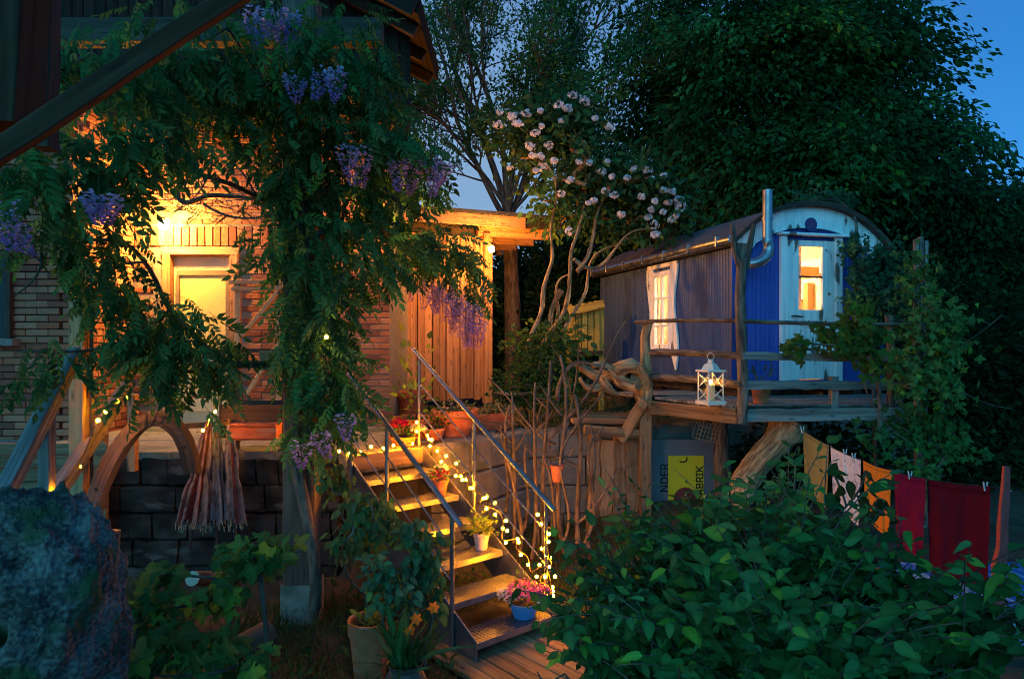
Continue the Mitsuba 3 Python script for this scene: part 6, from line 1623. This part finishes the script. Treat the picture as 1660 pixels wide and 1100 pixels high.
cl, _ = blob_points([(*b[:4], b[4], b[5] * 0.6, 4) for b in BB], 0.8)
trk, limbs = skeleton([PZ(1180, 0.2, 3.4), PZ(1190, 0.7, 3.3)], cl - [0, -0.1, 0.12], 0.003, 0.012, 0.2)
add(fb, 'trunk', trk, 'bark', True)
add(fb, 'limbs', cat([limbs] + stems_), 'bark', True, kind='stuff')
sp_ = thing('leafy_sprig', 'dark leafy sprig standing up in front of the white and orange cloths', 'twig')
twg = [[P(1330, 880, 3.9), P(1345, 850, 3.9), P(1372, 820, 3.9), P(1395, 790, 3.9), P(1402, 765, 3.9)], [P(1372, 820, 3.9), P(1362, 790, 3.9), P(1350, 765, 3.9)], [P(1385, 800, 3.9), P(1405, 815, 3.9), P(1440, 835, 3.9)]]
add(sp_, 'stem', cat([tube(smooth_path(t_, 14), 0.006, 6) for t_ in twg]), 'bark', True)
pp = np.array([[1345, 770], [1355, 758], [1385, 768], [1400, 762], [1412, 776], [1404, 790], [1390, 802], [1418, 812], [1435, 836], [1446, 850], [1368, 790], [1355, 800], [1340, 822], [1352, 838], [1330, 850], [1405, 835], [1398, 842], [1420, 782], [1375, 778], [1365, 770]], float)
pos = np.array([P(x, y, 3.9) for x, y in pp]); n = len(pos)
foliage(sp_, OV2, pos, frames(jitter(n, 0.7) + [0.2, 0, -0.2], jitter(n, 0.4) + [0, -0.6, 0.6]), 0.10 * rng.uniform(0.7, 1.2, n), (0.022, 0.05, 0.02), n, 'leaf', smooth=True)
# grape leaves at lower left
gl = thing('grape_vine', 'young grape vine with big lobed leaves right of the boulder', 'climbing plant')
GB = [(410, 905, 70, 36, 4.0, .2, 50), (455, 885, 40, 26, 4.1, .15, 16), (255, 980, 55, 60, 3.6, .2, 46), (300, 1050, 90, 45, 3.4, .25, 60), (400, 1070, 60, 36, 3.5, .2, 28), (360, 950, 45, 45, 3.8, .2, 26), (225, 1075, 40, 40, 3.3, .2, 22), (270, 930, 40, 22, 3.8, .1, 10)]
pos, cen = blob_points(GB, 0.5); n = len(pos)
foliage(gl, GRAPE, pos, frames(jitter(n, 0.6) + [0.15, -0.2, -0.6], jitter(n, 0.4) + [0, -0.7, 0.6]), 0.125 * rng.uniform(0.5, 1.15, n), (0.085, 0.18, 0.05), n, 'leaf', 0.4, 0.12, True, 3)
cl, _ = blob_points([(*b[:4], b[4], b[5], 3) for b in GB], 0.5)
trk, limbs = skeleton([PZ(432, 0.0, 4.0), PZ(434, 0.55, 4.0), P(420, 920, 4.0)], cl, 0.004, 0.016, 0.2)
add(gl, 'stem', trk, 'bark', True); add(gl, 'limbs', limbs, 'bark', True, kind='stuff')
# leafy plants by the stairs
def bushlet(name, label, base, blobs, size, col, tpls, parts, hang=0.5, yellow=0.03):
    key = thing(name, label, 'plant')
    pos, cen = blob_points(blobs, 0.5); n = len(pos)
    foliage(key, tpls, pos, frames((pos - cen) * [2, 2, .5] + jitter(n, 0.35) + [0, -0.1, -hang], jitter(n, 0.4) + [0, -0.6, 0.7]), size * rng.uniform(0.55, 1.2, n), col, parts, 'leaf', 0.35, yellow, True, 3)
    cl, _ = blob_points([(*b[:4], b[4], b[5], 4) for b in blobs], 0.5)
    b0 = np.asarray(base, float)
    t_, l_ = skeleton([b0, b0 * 0.6 + cl.mean(0) * 0.4], cl, 0.004, 0.012, 0.2)
    add(key, 'stem', t_, 'bark', True); add(key, 'limbs', l_, 'bark', True, kind='stuff')
bushlet('leafy_plant', 'drooping leafy plant climbing the left side of the stairs', PZ(600, 0, 5.3), [(590, 825, 50, 36, 5.3, .2, 110), (575, 870, 50, 40, 5.2, .2, 90), (545, 780, 30, 30, 5.6, .15, 36), (625, 850, 30, 30, 5.1, .15, 50)], 0.105, (0.055, 0.13, 0.055), OV2, 120, 0.9)
bushlet('leafy_plant', 'upright leafy plant touching the foot of the left handrail', PZ(690, 0, 4.75), [(685, 900, 40, 55, 4.75, .15, 130), (700, 960, 26, 40, 4.7, .12, 50), (670, 860, 26, 26, 4.8, .1, 40)], 0.10, (0.06, 0.14, 0.06), OV2, 100, 0.7)
bushlet('leafy_plant', 'pale green rose like plant behind the orange flowers', PZ(635, 0, 4.5), [(630, 950, 46, 46, 4.5, .15, 120), (610, 920, 30, 30, 4.5, .1, 50), (650, 990, 30, 26, 4.45, .1, 40)], 0.075, (0.09, 0.19, 0.09), OV2, 60, 0.3)
# grass and weeds
n = 9000
gx_ = np.concatenate([rng.uniform(-3.6, 0.0, n), rng.uniform(-0.2, 2.6, n // 2), rng.uniform(-1.8, 3.5, n // 3)])
gy_ = np.concatenate([rng.uniform(3.2, 6.6, n), rng.uniform(5.2, 8.3, n // 2), rng.uniform(8.8, 11.5, n // 3)])
keep = ~((gy_ > 8.2) & (gx_ < -0.2)) & ~((gx_ > -0.35) & (gx_ < 0.9) & (gy_ < 5.6)) & ~((gy_ > np.interp(gx_, LX, LY) - 0.25) & (gy_ < np.interp(gx_, LX, LY) + 0.3))
sx_, sy_ = (gx_ + 1.545) * DN[0] + (gy_ - 6.45) * DN[1], (gx_ + 1.545) * W0[0] + (gy_ - 6.45) * W0[1]
keep &= ~((sx_ > 1.2) & (sx_ < 4.3) & (sy_ > -0.2) & (sy_ < 1.0))
keep &= meshkit.noise(np.stack([gx_, gy_, 0 * gx_], 1) * 1.6) > 0.3
gx_, gy_ = gx_[keep], gy_[keep]; n = len(gx_)
pos = np.stack([gx_, gy_, ground_z(gx_, gy_) - 0.01], 1)
gm = scatter([leaf_shape(0.06, 0.5, 0.1, 3), leaf_shape(0.05, 0.9, 0.1, 3)], pos, frames(jitter(n, 0.45) + [0, 0, 1.0], jitter(n, 1.0)), rng.uniform(0.06, 0.22, n), leaf_colours(n, (0.05, 0.085, 0.025), 0.4, pos, 2.0))
add(None, 'grass', gm, 'leaf', kind='stuff')
n = 2600
wx, wy = rng.uniform(-3.4, 3.2, n), rng.uniform(4.2, 8.4, n)
sx_, sy_ = (wx + 1.545) * DN[0] + (wy - 6.45) * DN[1], (wx + 1.545) * W0[0] + (wy - 6.45) * W0[1]
keep = (wy < np.interp(wx, LX, LY) - 0.3) & (meshkit.noise(np.stack([wx, wy, 0 * wx], 1) * 1.1 + 9) > 0.45) & ~((sx_ > 1.0) & (sx_ < 4.3) & (sy_ > -0.2) & (sy_ < 1.0))
wx, wy = wx[keep], wy[keep]; n = len(wx)
pos = np.stack([wx, wy, ground_z(wx, wy) + rng.uniform(0.02, 0.16, n)], 1)
wm_ = scatter(OV, pos, frames(jitter(n, 0.7) + [0, 0, 0.2], jitter(n, 0.5) + [0, 0, 1]), rng.uniform(0.04, 0.10, n), leaf_colours(n, (0.04, 0.09, 0.03), 0.4, pos, 2.0))
add(None, 'ground_cover', wm_, 'leaf', kind='stuff')
